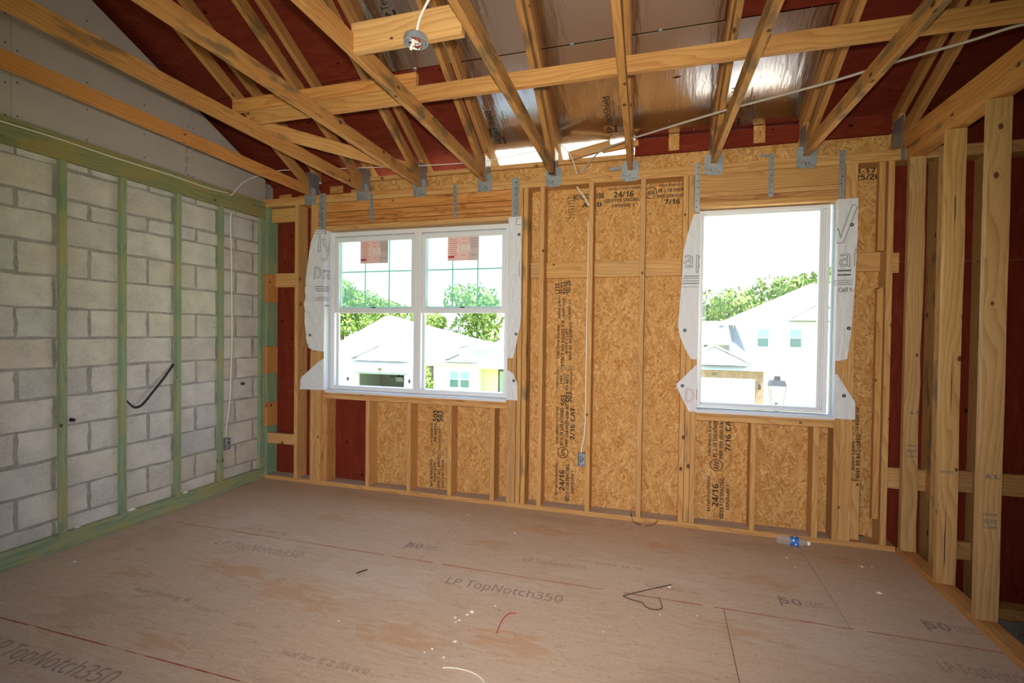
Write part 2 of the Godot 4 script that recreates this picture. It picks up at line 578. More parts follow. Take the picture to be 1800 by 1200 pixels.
func build_view_and_light() -> void:
	var cam := Camera3D.new()
	cam.name = "camera"
	cam.fov = 68.2591
	cam.near = 0.05
	cam.far = 400.0
	cam.transform = Transform3D(Basis(Vector3.UP, 0.29445) * Basis(Vector3.RIGHT, -0.01602) * Basis(Vector3.BACK, 0.01257), Vector3(3.80963, 1.47984, 4.08602))
	add_child(cam)
	cam.current = true
	var sky := ProceduralSkyMaterial.new()
	sky.sky_top_color = rgb8(150, 186, 226)
	sky.sky_horizon_color = rgb8(226, 234, 240)
	sky.ground_horizon_color = rgb8(190, 190, 180)
	sky.ground_bottom_color = rgb8(150, 148, 138)
	sky.sky_energy_multiplier = 1.0
	sky.sun_angle_max = 1.0
	var env := Environment.new()
	env.background_mode = Environment.BG_SKY
	env.sky = Sky.new()
	env.sky.sky_material = sky
	env.background_energy_multiplier = 3.8
	env.tonemap_mode = Environment.TONE_MAPPER_LINEAR
	env.tonemap_exposure = 1.3
	env.sdfgi_enabled = true
	env.ssao_enabled = true
	env.ssil_enabled = true
	var we := WorldEnvironment.new()
	we.name = "surroundings"
	we.environment = env
	add_child(we)
	var sun := DirectionalLight3D.new()
	sun.name = "sun"
	sun.light_color = Color(1.0, 0.96, 0.9)
	sun.light_energy = 8.0
	sun.light_angular_distance = 0.6
	sun.shadow_enabled = true
	sun.basis = Basis.looking_at(Vector3(-0.5, -1.0, -0.16))
	add_child(sun)
	# the flash on top of the photographer's camera: its hard shadows lie just under the ceiling joists on the drywall
	var flash := SpotLight3D.new()
	flash.name = "flash"
	flash.light_color = Color(1.0, 0.97, 0.93)
	flash.light_energy = 9.5
	flash.light_size = 0.03
	flash.spot_range = 30.0
	flash.spot_attenuation = 2.0
	flash.spot_angle = 57.0
	flash.spot_angle_attenuation = 1.0
	flash.shadow_enabled = true
	flash.transform = Transform3D(cam.basis, Vector3(3.81, 1.575, 4.07))
	add_child(flash)

# ---------------------------------------------------------------- floor
func build_floor() -> void:
	var root := setting("floor")
	var rows := [[-0.07, 1.15, [-0.15, 2.30, 4.74, 5.47]], [1.15, 2.40, [-0.15, 1.70, 4.14, 5.47]], [2.40, 3.62, [-0.15, 2.75, 5.19, 5.47]]]
	for r in rows:
		for i in r[2].size() - 1:
			var lo := Vector3(r[2][i] + 0.0015, -0.018, r[0] + 0.0015)
			var hi := Vector3(r[2][i + 1] - 0.0015, 0.0, r[1] - 0.0015)
			var st := new_st()
			add_box(st, Vector3.ZERO, hi - lo, 0.0015, Color.WHITE * rng.randf_range(0.97, 1.03), 2, Vector2(1 / 5.6, 1 / 5.6), Vector2((lo.x + hi.x) / 2 / 5.6, ((lo.z + hi.z) / 2 + 0.2) / 5.6))
			put(root, "subfloor_panel", st.commit(), M.subfloor, Transform3D(Basis(), (lo + hi) / 2))
	board(root, "subfloor_beyond", Vector3(-0.15, -0.018, 3.622), Vector3(5.47, 0, 8.0), M.subfloor_rear, 2, Color.WHITE, 0.001, FLAT)
	board(root, "floor_deck", Vector3(-0.3, -0.32, -0.14), Vector3(5.47, -0.019, 8.0), M.pine, 0, Color(0.5, 0.5, 0.5))
	# red chalk lines snapped over the long joints
	for l in [[0.25, 5.36, 1.152], [0.02, 2.1, 2.404]]:
		var st := new_st()
		var x: float = l[0]
		while x < l[1]:
			var w := 0.0022 + 0.0018 * rng.randf()
			var z: float = l[2] + 0.001 * sin(x * 3.0)
			if rng.randf() < 0.9:
				face(st, [Vector3(x, 0.0006, z - w), Vector3(x + 0.062, 0.0006, z - w), Vector3(x + 0.062, 0.0006, z + w), Vector3(x, 0.0006, z + w)])
			x += 0.06
		put(root, "chalk_line", st.commit(), M.chalk)
	var X := Vector3.RIGHT
	var F := Vector3.FORWARD
	var y := 0.0008
	for t in [["LP TopNotch350", 0.075, Vector3(2.58, y, 1.335), 0.70, roman, M.ink_grey], ["LP TopNotch350", 0.075, Vector3(0.84, y, 1.335), 0.70, roman, M.ink_faint], ["LP TopNotch350", 0.085, Vector3(0.80, y, 2.56), 0.80, roman, M.ink_grey], ["LP TopNotch350", 0.075, Vector3(5.02, y, 1.36), 0.42, roman, M.ink_faint],
			["LP TopNotch350", 0.05, Vector3(2.95, y, 0.92), 0.4, roman, M.ink_faint], ["Sized for Spacing", 0.035, Vector3(0.78, y, 1.07), 0.42, mono, M.ink_faint], ["Rated Sheathing 48", 0.035, Vector3(0.95, y, 1.98), 0.40, mono, M.ink_grey],
			["Exposure 1", 0.03, Vector3(1.42, y, 2.02), 0.2, mono, M.ink_faint], ["Sealed Date: 02 22 2026 04:02", 0.035, Vector3(2.14, y, 2.19), 0.46, mono, M.ink_grey], ["Subfloor", 0.03, Vector3(1.75, y, 2.07), 0.14, mono, M.ink_faint],
			["Sized 24 in", 0.03, Vector3(3.40, y, 0.82), 0.3, mono, M.ink_faint], ["Rated 23/32 T&G", 0.03, Vector3(3.72, y, 1.02), 0.3, mono, M.ink_faint]]:
		stamp(root, t[0], t[1], t[2], X, F, t[5], t[4], t[3])
	for p in [Vector3(2.09, y, 0.955), Vector3(4.42, y, 0.955), Vector3(5.09, y, 0.985)]:
		stamp(root, "50", 0.07, p + Vector3(0.03, 0, 0), X, F, M.ink_grey, sans, 0.11)
		stamp(root, "YEAR", 0.028, p + Vector3(0.155, 0, -0.016), X, F, M.ink_grey, mono, 0.1)
		stamp(root, "WARRANTY", 0.02, p + Vector3(0.155, 0, 0.018), X, F, M.ink_faint, mono, 0.15)
		stamp(root, "|", 0.08, p, X, F, M.ink_grey, mono)

# ---------------------------------------------------------------- block wall
func block_mesh(l: float, h: float, s: int) -> ArrayMesh:
	# front face turned to +x, with an uneven worn outline; y up, z along the wall
	var r := RandomNumberGenerator.new()
	r.seed = s
	var st := new_st()
	var rim := []
	var n := 4
	for e in 4:
		for k in n:
			var t := float(k) / n
			var j := r.randf_range(-0.008, 0.0025)
			var q: Vector2 = [Vector2(-l / 2 + l * t, -h / 2 - j), Vector2(l / 2 + j, -h / 2 + h * t), Vector2(l / 2 - l * t, h / 2 + j), Vector2(-l / 2 - j, h / 2 - h * t)][e]
			rim.append(q)
	var tone := r.randf_range(0.86, 1.06)
	var warm := r.randf_range(-0.03, 0.04)
	var tint := Color(tone * (1 + warm), tone, tone * (1 - warm * 1.6))
	var off := Vector2(r.randf(), r.randf())
	for i in rim.size():
		var a: Vector2 = rim[i]
		var b: Vector2 = rim[(i + 1) % rim.size()]
		var c := Vector2.ZERO
		tri(st, [Vector3(0, c.y, c.x), Vector3(0, a.y, a.x), Vector3(0, b.y, b.x)], Vector3.RIGHT, [off, a + off, b + off], tint)
		var o := 1.02
		var p := [Vector3(0, a.y, a.x), Vector3(0, b.y, b.x), Vector3(-0.012, b.y * o, b.x * o), Vector3(-0.012, a.y * o, a.x * o)]
		var nn := Vector3(0.6, (a + b).y, (a + b).x).normalized()
		tri(st, [p[0], p[1], p[2]], nn, [a + off, b + off, b + off], tint)
		tri(st, [p[0], p[2], p[3]], nn, [a + off, b + off, a + off], tint)
	return st.commit()

func build_left_wall() -> void:
	var root := setting("wall_left")
	var bx := -0.038
	board(root, "mortar", Vector3(-0.24, 0.0, -0.14), Vector3(bx - 0.0018, 2.95, 8.0), M.mortar, 1, Color.WHITE, 0.0, Vector2(1, 1))
	var ys := [0.0, 0.205, 0.407, 0.612, 0.822, 1.022, 1.212, 1.413, 1.608, 1.820, 2.028, 2.224, 2.338, 2.542, 2.742]
	var s := 0
	for k in ys.size() - 1:
		var z0 := 0.324 if k % 2 == 1 else 0.118
		var z := z0 - 0.4175
		while z < 3.4:
			var lo := maxf(z, -0.13)
			var hi := z + 0.4175
			if hi - lo > 0.05:
				var jz := rng.randf_range(0.006, 0.016)
				var jy := rng.randf_range(0.0055, 0.009)
				put(root, "block", block_mesh(hi - lo - jz * 2, ys[k + 1] - ys[k] - jy * 2, 1000 + s), M.block, Transform3D(Basis(), Vector3(bx + rng.randf_range(-0.001, 0.001), (ys[k] + ys[k + 1]) / 2 + rng.randf_range(-0.002, 0.002), (lo + hi) / 2)))
			s += 1
			z += 0.4175
	# pressure-treated base, top board and upright strips
	board(root, "base_board", Vector3(bx + 0.001, 0.0, -0.02), Vector3(0.0, 0.112, 8.0), M.treated, 2, Color(0.95, 1.0, 0.95))
	board(root, "top_board", Vector3(bx + 0.001, 2.584, -0.02), Vector3(0.0, 2.745, 8.0), M.treated, 2, Color(0.92, 0.78, 0.56))
	var tints := [Color(1.0, 1.0, 0.95), Color(0.9, 1.0, 1.0), Color(0.92, 1.0, 0.95), Color(0.9, 1.0, 1.0), Color(0.85, 1.0, 1.0)]
	var k := 0
	for z in [1.733, 1.345, 0.905, 0.487, 0.018]:
		board(root, "furring_strip", Vector3(bx + 0.001, 0.112, z), Vector3(-0.001, 2.584, z + 0.042), M.treated, 1, tints[k])
		k += 1
	for z in [2.14, 2.55, 2.95, 3.4, 3.8, 4.2, 4.6]:
		board(root, "furring_strip", Vector3(bx + 0.001, 0.112, z), Vector3(-0.001, 2.584, z + 0.042), M.treated, 1)
	# drywall over the block, cut along the roof line
	var dw := -0.022
	var cuts := [-0.02, 0.80, 2.02, 3.24, 4.2]
	for i in 4:
		var a: float = cuts[i] + 0.001
		var b: float = cuts[i + 1] - 0.001
		put(root, "drywall_sheet", prism([Vector2(-a, 2.745), Vector2(-a, 2.985 + 0.485 * a), Vector2(-b, 2.985 + 0.485 * b), Vector2(-b, 2.745)], 0.013, Color.WHITE, 0.8), M.drywall, Transform3D(Basis(Vector3.FORWARD, Vector3.UP, Vector3.RIGHT), Vector3(dw, 0, 0)))
	put(root, "drywall_sheet", prism([Vector2(-4.2, 2.745), Vector2(-4.2, 5.0), Vector2(-8.0, 3.1), Vector2(-8.0, 2.745)], 0.013, Color.WHITE, 0.8), M.drywall, Transform3D(Basis(Vector3.FORWARD, Vector3.UP, Vector3.RIGHT), Vector3(dw, 0, 0)))
	put(root, "gable_backing", prism([Vector2(0.6, 2.79), Vector2(-4.2, 5.21), Vector2(-9.0, 2.81), Vector2(-9.0, 2.6), Vector2(0.6, 2.6)], 0.49, Color.WHITE, 1.6), M.red, Transform3D(Basis(Vector3.FORWARD, Vector3.UP, Vector3.RIGHT), Vector3(-0.255, 0, 0)))
	var st := new_st()
	for z in [0.06, 0.41, 0.78, 0.83, 1.2, 1.6, 1.99, 2.05, 2.4, 2.8]:
		for q in range(9):
			var y := 2.775 + q * 0.2 + rng.randf_range(-0.02, 0.02)
			if y < 2.94 + 0.485 * z:
				add_tube(st, [Vector3(dw - 0.001, y, z), Vector3(dw + 0.0015, y, z)], 0.005, 6, 1)
	put(root, "screw_heads", st.commit(), M.dark).set_meta("kind", "stuff")
	for q in [Vector3(dw + 0.0008, 2.77, 0.845), Vector3(dw + 0.0008, 2.78, 2.10)]:
		stamp(root, "FIRE CODE TYPE X", 0.022, q, Vector3.UP, Vector3.BACK, M.ink_line, mono, 0.26)

# ---------------------------------------------------------------- window wall
func build_back_wall() -> void:
	var root := setting("wall_back")
	var d := -0.14
	var P = M.pine
	# plates
	board(root, "bottom_plate", Vector3(-0.035, 0, d), Vector3(5.36, 0.038, 0), P, 0)
	board(root, "top_plate", Vector3(-0.035, 2.70, d), Vector3(2.9, 2.7375, 0), P, 0)
	board(root, "top_plate", Vector3(2.902, 2.70, d), Vector3(5.46, 2.7375, 0), P, 0)
	board(root, "top_plate", Vector3(-0.035, 2.7385, d), Vector3(1.9, PLATE_TOP, 0), M.pine_split, 0)
	board(root, "top_plate", Vector3(1.902, 2.7385, d), Vector3(5.46, PLATE_TOP, 0), P, 0)
	board(root, "top_plate", Vector3(5.461, 2.70, d), Vector3(6.8, PLATE_TOP, 0), P, 0)
	for q in [[0.39, 0.535], [0.735, 1.15], [1.2, 1.58], [1.63, 1.98], [2.03, 2.38], [2.43, 2.53], [2.705, 2.795], [2.845, 3.2], [3.25, 3.605], [3.655, 3.92], [4.05, 4.43], [4.475, 4.84], [4.885, 4.965], [5.16, 5.21], [0.03, 0.345]]:  # thin greyish-tan strips on the plate top between the studs
		board(root, "pale_layer", Vector3(q[0], 0.0382, d + 0.004), Vector3(q[1], 0.0392, -0.006), M.dust_tone, 0, Color.WHITE, 0.0)
	# corner post: treated lumber with short raw blocks let in
	var y := 0.038
	var kinds := [["t", 0.52], ["o", 0.76], ["t", 1.05], ["o", 1.32], ["t", 1.76], ["o", 2.04], ["t", 2.42], ["t", 2.70]]
	for q in kinds:
		var t := Color(0.78, 1.0, 1.08) if q[0] == "t" else Color(0.92, 0.78, 0.64)
		board(root, "corner_post", Vector3(-0.012, y + 0.001, d), Vector3(0.026 if q[0] == "t" else 0.029, q[1], 0.0 if q[0] == "t" else 0.003), M.treated if q[0] == "t" else P, 1, t)
		y = q[1]
	# full-height studs
	for x in [0.350, 0.536, 0.5745, 2.615, 2.659, 2.800, 3.205, 3.611, 3.928, 3.9685, 5.0095, 5.048, 5.266, 5.552, 5.815, 6.22]:
		board(root, "stud", Vector3(x, 0.038 if x < 5.4 else -0.30, d), Vector3(x + 0.038, 2.70, 0), M.pine_stained if x in [2.659, 5.552, 3.9685] else P, 1)
	# jack studs that carry the headers
	for x in [[0.613, 2.44], [0.6515, 2.44], [2.533, 2.44], [2.5715, 2.44], [4.008, 2.45], [4.971, 2.45]]:
		board(root, "jack_stud", Vector3(x[0], 0.038, d), Vector3(x[0] + 0.038, x[1], 0), M.pine_split if x[0] == 0.6515 else P, 1)
	# headers
	board(root, "header", Vector3(0.613, 2.441, d), Vector3(2.61, 2.478, 0), P, 0, Color(1.1, 1.1, 1.05))
	board(root, "header", Vector3(0.613, 2.482, d), Vector3(2.61, 2.513, -0.004), M.pine_split, 0, Color(0.86, 0.74, 0.6))
	board(root, "header", Vector3(0.613, 2.517, d), Vector3(2.61, 2.554, -0.001), M.pine_split, 0, Color(0.98, 0.88, 0.74))
	board(root, "header", Vector3(0.613, 2.558, d), Vector3(2.61, 2.603, -0.005), M.pine_split, 0, Color(0.92, 0.78, 0.62))
	board(root, "header", Vector3(0.613, 2.608, d), Vector3(2.61, 2.697, -0.002), M.pine_split, 0, Color(0.98, 0.86, 0.7))
	board(root, "header", Vector3(4.008, 2.451, d), Vector3(5.008, 2.488, 0), P, 0, Color(1.1, 1.05, 0.95))
	board(root, "header", Vector3(4.008, 2.490, d), Vector3(5.008, 2.526, -0.003), M.pine_split, 0)
	board(root, "header", Vector3(4.008, 2.528, d), Vector3(5.008, 2.562, -0.002), P, 0)
	board(root, "header", Vector3(4.008, 2.564, d), Vector3(5.008, 2.699, -0.004), P, 0)
	# sills and cripples
	board(root, "sill_plate", Vector3(0.69, 0.875, d), Vector3(2.532, 0.912, 0), M.pine_split, 0)
	board(root, "sill_plate", Vector3(0.69, 0.836, d), Vector3(2.532, 0.874, 0), P, 0)
	board(root, "sill_plate", Vector3(4.047, 0.875, d), Vector3(4.970, 0.912, 0), P, 0)
	board(root, "sill_plate", Vector3(4.047, 0.836, d), Vector3(4.970, 0.874, 0), P, 0)
	for x in [0.690, 1.155, 1.584, 1.985, 2.385, 4.432, 4.843]:
		board(root, "cripple_stud", Vector3(x, 0.038, d), Vector3(x + 0.038, 0.836, 0), M.pine_split if x == 0.690 else P, 1)
	# flat blocking behind the studs, and odd short pieces
	var f := d + 0.038
	for b in [[0.030, 0.349, 1.915, 2.055, f], [2.70, 2.799, 1.952, 2.085, f], [2.839, 3.204, 1.952, 2.085, f], [3.244, 3.610, 1.952, 2.085, f], [3.650, 3.927, 1.952, 2.085, f], [5.087, 5.265, 1.955, 2.09, f], [5.305, 5.36, 1.935, 2.075, -0.05], [0.030, 0.349, 0.36, 0.462, -0.0], [0.03, 0.349, 2.555, 2.69, -0.05], [5.305, 5.551, 0.425, 0.57, -0.06], [5.591, 5.814, 0.44, 0.585, -0.06], [5.854, 6.219, 0.44, 0.585, -0.06], [5.591, 5.814, -0.02, 0.10, -0.06]]:
		board(root, "blocking", Vector3(b[0], b[2], b[4] - 0.038), Vector3(b[1], b[3], b[4]), P, 0)
	board(root, "backing_strip", Vector3(5.212, 2.085, -0.045), Vector3(5.250, 2.699, 0.0), P, 1, Color(0.95, 0.84, 0.72))
	board(root, "backing_strip", Vector3(5.216, 0.215, -0.045), Vector3(5.254, 1.83, 0.0), P, 1, Color(1.0, 0.92, 0.8))
	board(root, "backing_strip", Vector3(5.095, 0.0385, -0.085), Vector3(5.155, 0.46, -0.047), P, 1, Color(1.1, 1.1, 1.05))
	# sheathing panels: red fire-rated plywood at both ends, strand board between
	var b0 := d - 0.001
	var b1 := d - 0.012
	for q in [[-0.30, 1.174, -0.33, 0.874, "red"], [-0.30, 0.655, 0.876, 2.018, "red"], [-0.30, 0.655, 2.02, 2.93, "red"], [1.176, 2.60, -0.33, 0.874, "osb"], [2.602, 4.018, -0.33, 2.018, "osb"], [2.602, 4.018, 2.02, 2.945, "osb"], [0.657, 2.60, 2.475, 2.945, "osb"], [4.02, 4.985, -0.33, 0.874, "osb"], [4.987, 5.315, -0.33, 2.018, "osb"], [4.987, 5.33, 2.02, 2.955, "osb"], [4.02, 4.985, 2.485, 2.955, "osb"], [5.317, 6.9, -0.33, 2.018, "red"], [5.332, 6.9, 2.02, 3.06, "red"]]:
		board(root, "sheathing_panel", Vector3(q[0], q[2], b1), Vector3(q[1], q[3], b0), M[q[4]], 1, Color.WHITE * (rng.randf_range(0.95, 1.05) if q[4] == "osb" else 1.0), 0.0008, FLAT if q[4] == "osb" else WOOD)
	for q in [[-0.5, 0.66, -0.33, 3.0], [2.57, 4.0, -0.33, 2.93], [5.02, 6.9, -0.33, 3.0], [0.66, 2.57, -0.33, 0.90], [4.0, 5.02, -0.33, 0.90], [0.66, 2.57, 2.46, 2.93], [4.0, 5.02, 2.47, 2.93]]:  # unseen sheets added behind the panels to keep daylight out of the seams
		board(root, "added_wrap", Vector3(q[0] - 0.001, q[2], b1 - 0.004), Vector3(q[1] + 0.001, q[3], b1 - 0.0005), M.added_wrap_mat, 1, Color.WHITE, 0.0)
	board(root, "rim_board", Vector3(5.317, -0.37, d), Vector3(6.9, -0.30, -0.02), P, 0)
	board(root, "lower_wall", Vector3(-0.5, -5.0, d - 0.02), Vector3(6.9, -0.331, b1), M.block, 1, Color.WHITE, 0.0, Vector2(1, 1))
	board(root, "lower_wall", Vector3(5.47, -3.2, d), Vector3(6.9, -0.372, d + 0.03), M.mortar, 1, Color.WHITE, 0.0, Vector2(1, 1))
	# what closes the eave above the plates
	for i in 8:
		var x0: float = TRUSS_X[i] + 0.045
		var x1: float = TRUSS_X[i + 1] - 0.006
		if i >= 5:
			board(root, "eave_block", Vector3(x0, 2.925, -0.139), Vector3(x1, ROOF_A - 0.075, -0.112), M.red, 0, Color(1.25, 1.15, 1.2))
			if i < 7:
				board(root, "eave_cleat", Vector3(x0 + 0.26, 2.94, -0.111), Vector3(x0 + 0.34, ROOF_A - 0.06, -0.106), M.osb, 1, Color.WHITE, 0.0008, FLAT)
		elif i >= 1:
			board(root, "eave_plate", Vector3(x0 - 0.03, 2.905, -0.139), Vector3(x1, 2.943, -0.101), P, 0, Color(1.05, 1.05, 1.0))
	board(root, "eave_block", Vector3(0.0, 2.777, -0.139), Vector3(0.505, 2.93, -0.125), M.red, 0)
	board(root, "eave_block", Vector3(0.56, 2.777, -0.139), Vector3(1.075, 2.93, -0.125), M.red, 0)
	board(root, "eave_block", Vector3(-0.3, 2.93, -0.15), Vector3(0.505, 3.055, -0.112), M.red, 0)
	board(root, "eave_block", Vector3(0.56, 2.93, -0.15), Vector3(0.80, 3.055, -0.112), M.red, 0)
	beam(root, "eave_scrap", Vector3(3.02, 2.952, -0.07), Vector3(3.36, 3.03, -0.10), 0.038, 0.07, P)
	beam(root, "eave_scrap", Vector3(3.30, 2.975, -0.05), Vector3(3.58, 3.02, -0.09), 0.03, 0.05, P, Color(1.0, 0.9, 0.75))
	for q in [Vector3(0.06, 2.80, -0.118), Vector3(0.30, 2.79, -0.118), Vector3(0.66, 2.82, -0.118), Vector3(0.9, 2.79, -0.118)]:
		board(root, "bare_patch", q, q + Vector3(0.15, rng.randf_range(0.03, 0.07), 0.003), M.pine_split, 0)
	# metal straps nailed over plates and headers
	for q in [[0.632, 0.706, 2.40, 2.79], [1.180, 1.216, 2.50, 2.76], [2.018, 2.05, 2.49, 2.775], [2.552, 2.618, 2.40, 2.79], [4.009, 4.046, 2.42, 2.79], [4.516, 4.55, 2.50, 2.815], [4.968, 5.003, 2.43, 2.80]]:
		var s := board(root, "metal_strap", Vector3(q[0], q[2], 0.001), Vector3(q[1], q[3], 0.0035), M.zinc, 1, Color.WHITE, 0.0006)
		var st := new_st()
		var h: float = q[3] - q[2]
		for k in 7:
			add_tube(st, [Vector3((rng.randf() - 0.5) * (q[1] - q[0]) * 0.5, h * (k - 3) / 7.5, 0.001), Vector3(0, h * (k - 3) / 7.5, 0.0024)], 0.0035, 6, 1)
		put(s, "nail_heads", st.commit(), M.dark).set_meta("kind", "stuff")
	board(root, "metal_strap", Vector3(4.455, 2.80, 0.001), Vector3(4.5155, 2.816, 0.0035), M.zinc, 0, Color.WHITE, 0.0006)
	board(root, "metal_strap", Vector3(3.365, 2.785, -0.002), Vector3(3.45, 2.812, 0.0015), M.zinc, 0, Color.WHITE, 0.0006)
	print_on_sheathing(root, d)

func mill_stamp(root: Node3D, at: Vector3, x: Vector3, y: Vector3, upper: bool, K := 0.88) -> void:
	# block of mill print; at = start of the line "24/16", x = reading direction, y = up of the letters
	var I = M.ink
	var L := func(txt, h, along, up, w): stamp(root, txt, h * 0.95, at + x * along * K + y * up * 0.85, x, y, I, heavy, w * K)
	L.call("RATED SHEATHING", 0.022, 0.02, 0.075, 0.32)
	L.call("24/16", 0.048, 0.07, 0.018, 0.20)
	L.call("SIZED FOR SPACING", 0.03, -0.03, -0.038, 0.36)
	L.call("EXPOSURE 1", 0.026, 0.05, -0.088, 0.22)
	L.call("APA", 0.036, 0.405, 0.012, 0.075)
	var st := new_st()
	var ring := []
	for k in 21:
		ring.append(at + x * (0.4425 * K + 0.045 * cos(TAU * k / 20)) + y * (0.012 + 0.045 * sin(TAU * k / 20)) + x.cross(y) * 0.0003)
	add_tube(st, ring, 0.0028, 4, 1)
	put(root, "lettering", st.commit(), I)
	L.call("THICKNESS 0.418 IN", 0.020, 0.52, 0.075, 0.36)
	L.call("PS 2-18 SHEATHING", 0.030, 0.51, 0.028, 0.36)
	L.call("PRP-108 HUD-UM-40", 0.028, 0.50, -0.025, 0.40)
	L.call("7/16 CAT", 0.042, 0.57, -0.082, 0.31)
	if upper:
		return
	L.call("503", 0.05, 0.90, 0.012, 0.10)
	L.call("503", 0.05, 0.93, -0.04, 0.10)
	L.call("STRENGTH AXIS", 0.02, 1.06, 0.078, 0.18)
	L.call("THIS", 0.024, 1.10, 0.04, 0.09)
	L.call("<------>", 0.024, 1.06, 0.012, 0.15)
	L.call("PX-N612", 0.026, 1.05, -0.02, 0.15)
	L.call("LA GRANGE", 0.02, 1.04, -0.06, 0.18)
	stamp(root, "||||||||||", 0.03, at + x * 1.268 * K + y * 0.08, -y, x, I, heavy, 0.15)
	L.call("THIS SIDE DOWN", 0.022, 1.35, 0.075, 0.32)
	L.call("SPACE ALL EDGES 1/8", 0.028, 1.28, 0.03, 0.44)
	L.call("ROOF CLIPS", 0.024, 1.40, -0.008, 0.24)
	L.call("MAY BE REQUIRED", 0.026, 1.34, -0.048, 0.36)
	L.call("KEEP DRY", 0.022, 1.74, 0.07, 0.2)
	L.call("UNDER COVER", 0.022, 1.75, 0.025, 0.18)
	L.call("LA RIGHT 1/2", 0.022, 1.73, -0.035, 0.19)

func print_on_sheathing(root: Node3D, d: float) -> void:
	var z := d - 0.0003
	mill_stamp(root, Vector3(3.005, 0.08, z), Vector3.UP, Vector3.LEFT, false)
	for t in [["LEFT", 2.93, 0.09], ["25/23", 2.975, 0.10], ["10/25", 3.02, 0.11]]:
		stamp(root, t[0], 0.04, Vector3(t[1], 1.82, z), Vector3.UP, Vector3.LEFT, M.ink, sans, t[2])
	mill_stamp(root, Vector3(4.225, 0.08, z), Vector3.UP, Vector3.LEFT, true)
	stamp(root, "||||", 0.05, Vector3(3.01, 0.055, z), Vector3.UP, Vector3.LEFT, M.ink, sans, 0.035)
	stamp(root, "||||", 0.05, Vector3(4.225, 0.055, z), Vector3.UP, Vector3.LEFT, M.ink, sans, 0.035)
	mill_stamp(root, Vector3(5.13, -0.72, z), Vector3.UP, Vector3.LEFT, false)
	mill_stamp(root, Vector3(3.33, 2.615, z), Vector3.RIGHT, Vector3.UP, true, 0.8)
	stamp(root, "WINSTON  SBK", 0.045, Vector3(3.05, 2.63, z), Vector3.RIGHT, Vector3.UP, M.ink, sans, 0.26)
	stamp(root, "A 4.0", 0.035, Vector3(3.13, 2.56, z), Vector3.RIGHT, Vector3.UP, M.ink, sans, 0.16)
	stamp(root, "||||||||", 0.045, Vector3(3.04, 2.64, z), Vector3.DOWN, Vector3.RIGHT, M.ink, heavy, 0.17)
	stamp(root, "R-17", 0.036, Vector3(5.11, 2.682, z), Vector3.RIGHT, Vector3.UP, M.ink, sans, 0.12)
	stamp(root, "25/26", 0.042, Vector3(5.11, 2.637, z), Vector3.RIGHT, Vector3.UP, M.ink, sans, 0.15)
	for t in [["503", 1.80, 0.66, 0.05, 0.10], ["503", 1.85, 0.66, 0.05, 0.10], ["PX-N612", 1.80, 0.47, 0.026, 0.17], ["STRENGTH AXIS", 1.845, 0.40, 0.02, 0.20], ["LA GRANGE", 1.765, 0.44, 0.02, 0.2], ["SPACE ALL EDGES", 1.84, 0.05, 0.028, 0.30], ["ROOF CLIPS", 1.80, 0.10, 0.024, 0.18], ["MAY BE REQUIRED", 1.765, 0.05, 0.026, 0.26], ["THIS SIDE DOWN", 1.88, 0.05, 0.022, 0.26]]:
		stamp(root, t[0], t[3], Vector3(t[1], t[2], z), Vector3.UP, Vector3.LEFT, M.ink, heavy, t[4])
	stamp(root, "||||||||||", 0.03, Vector3(1.75, 0.375, z), Vector3.RIGHT, Vector3.UP, M.ink, heavy, 0.15)

# ---------------------------------------------------------------- windows
func window_frame(root: Node3D, x0: float, x1: float, y0: float, y1: float, z0: float, z1: float, w: float, called := "frame") -> void:
	var V = M.white_vinyl
	board(root, called, Vector3(x0, y0, z0), Vector3(x0 + w, y1, z1), V, 1, Color.WHITE, 0.003)
	board(root, called, Vector3(x1 - w, y0, z0), Vector3(x1, y1, z1), V, 1, Color.WHITE, 0.003)
	board(root, called, Vector3(x0 + w, y0, z0), Vector3(x1 - w, y0 + w, z1), V, 0, Color.WHITE, 0.003)
	board(root, called, Vector3(x0 + w, y1 - w, z0), Vector3(x1 - w, y1, z1), V, 0, Color.WHITE, 0.003)

func sash(root: Node3D, x0: float, x1: float, y0: float, y1: float, z0: float, z1: float, grid: bool, low := 0.045) -> void:
	var V = M.white_vinyl
	var w := 0.036
	board(root, "sash", Vector3(x0, y0, z0), Vector3(x0 + w, y1, z1), V, 1, Color.WHITE, 0.003)
	board(root, "sash", Vector3(x1 - w, y0, z0), Vector3(x1, y1, z1), V, 1, Color.WHITE, 0.003)
	board(root, "sash", Vector3(x0 + w, y0, z0), Vector3(x1 - w, y0 + low, z1), V, 0, Color.WHITE, 0.003)
	board(root, "sash", Vector3(x0 + w, y1 - w, z0), Vector3(x1 - w, y1, z1), V, 0, Color.WHITE, 0.003)
	var zm := (z0 + z1) / 2
	board(root, "pane", Vector3(x0 + w, y0 + low, zm - 0.002), Vector3(x1 - w, y1 - w, zm + 0.002), M.glass, 1, Color.WHITE, 0.0)
	if grid:
		var a := x0 + w
		var b := x1 - w
		for k in [1, 2]:
			var x := lerpf(a, b, k / 3.0)
			board(root, "muntin", Vector3(x - 0.006, y0 + low, zm - 0.008), Vector3(x + 0.006, y1 - w, zm - 0.003), M.grille, 1, Color.WHITE, 0.001)
		var y := lerpf(y0 + low, y1 - w, 0.53)
		board(root, "muntin", Vector3(a, y - 0.006, zm - 0.0085), Vector3(b, y + 0.006, zm - 0.0035), M.grille, 0, Color.WHITE, 0.001)

func label_paper(c: Color) -> StandardMaterial3D:
	var m := plain(c, 0.6)
	m.backlight_enabled = true
	m.backlight = Color(0.6, 0.45, 0.44)
	return m

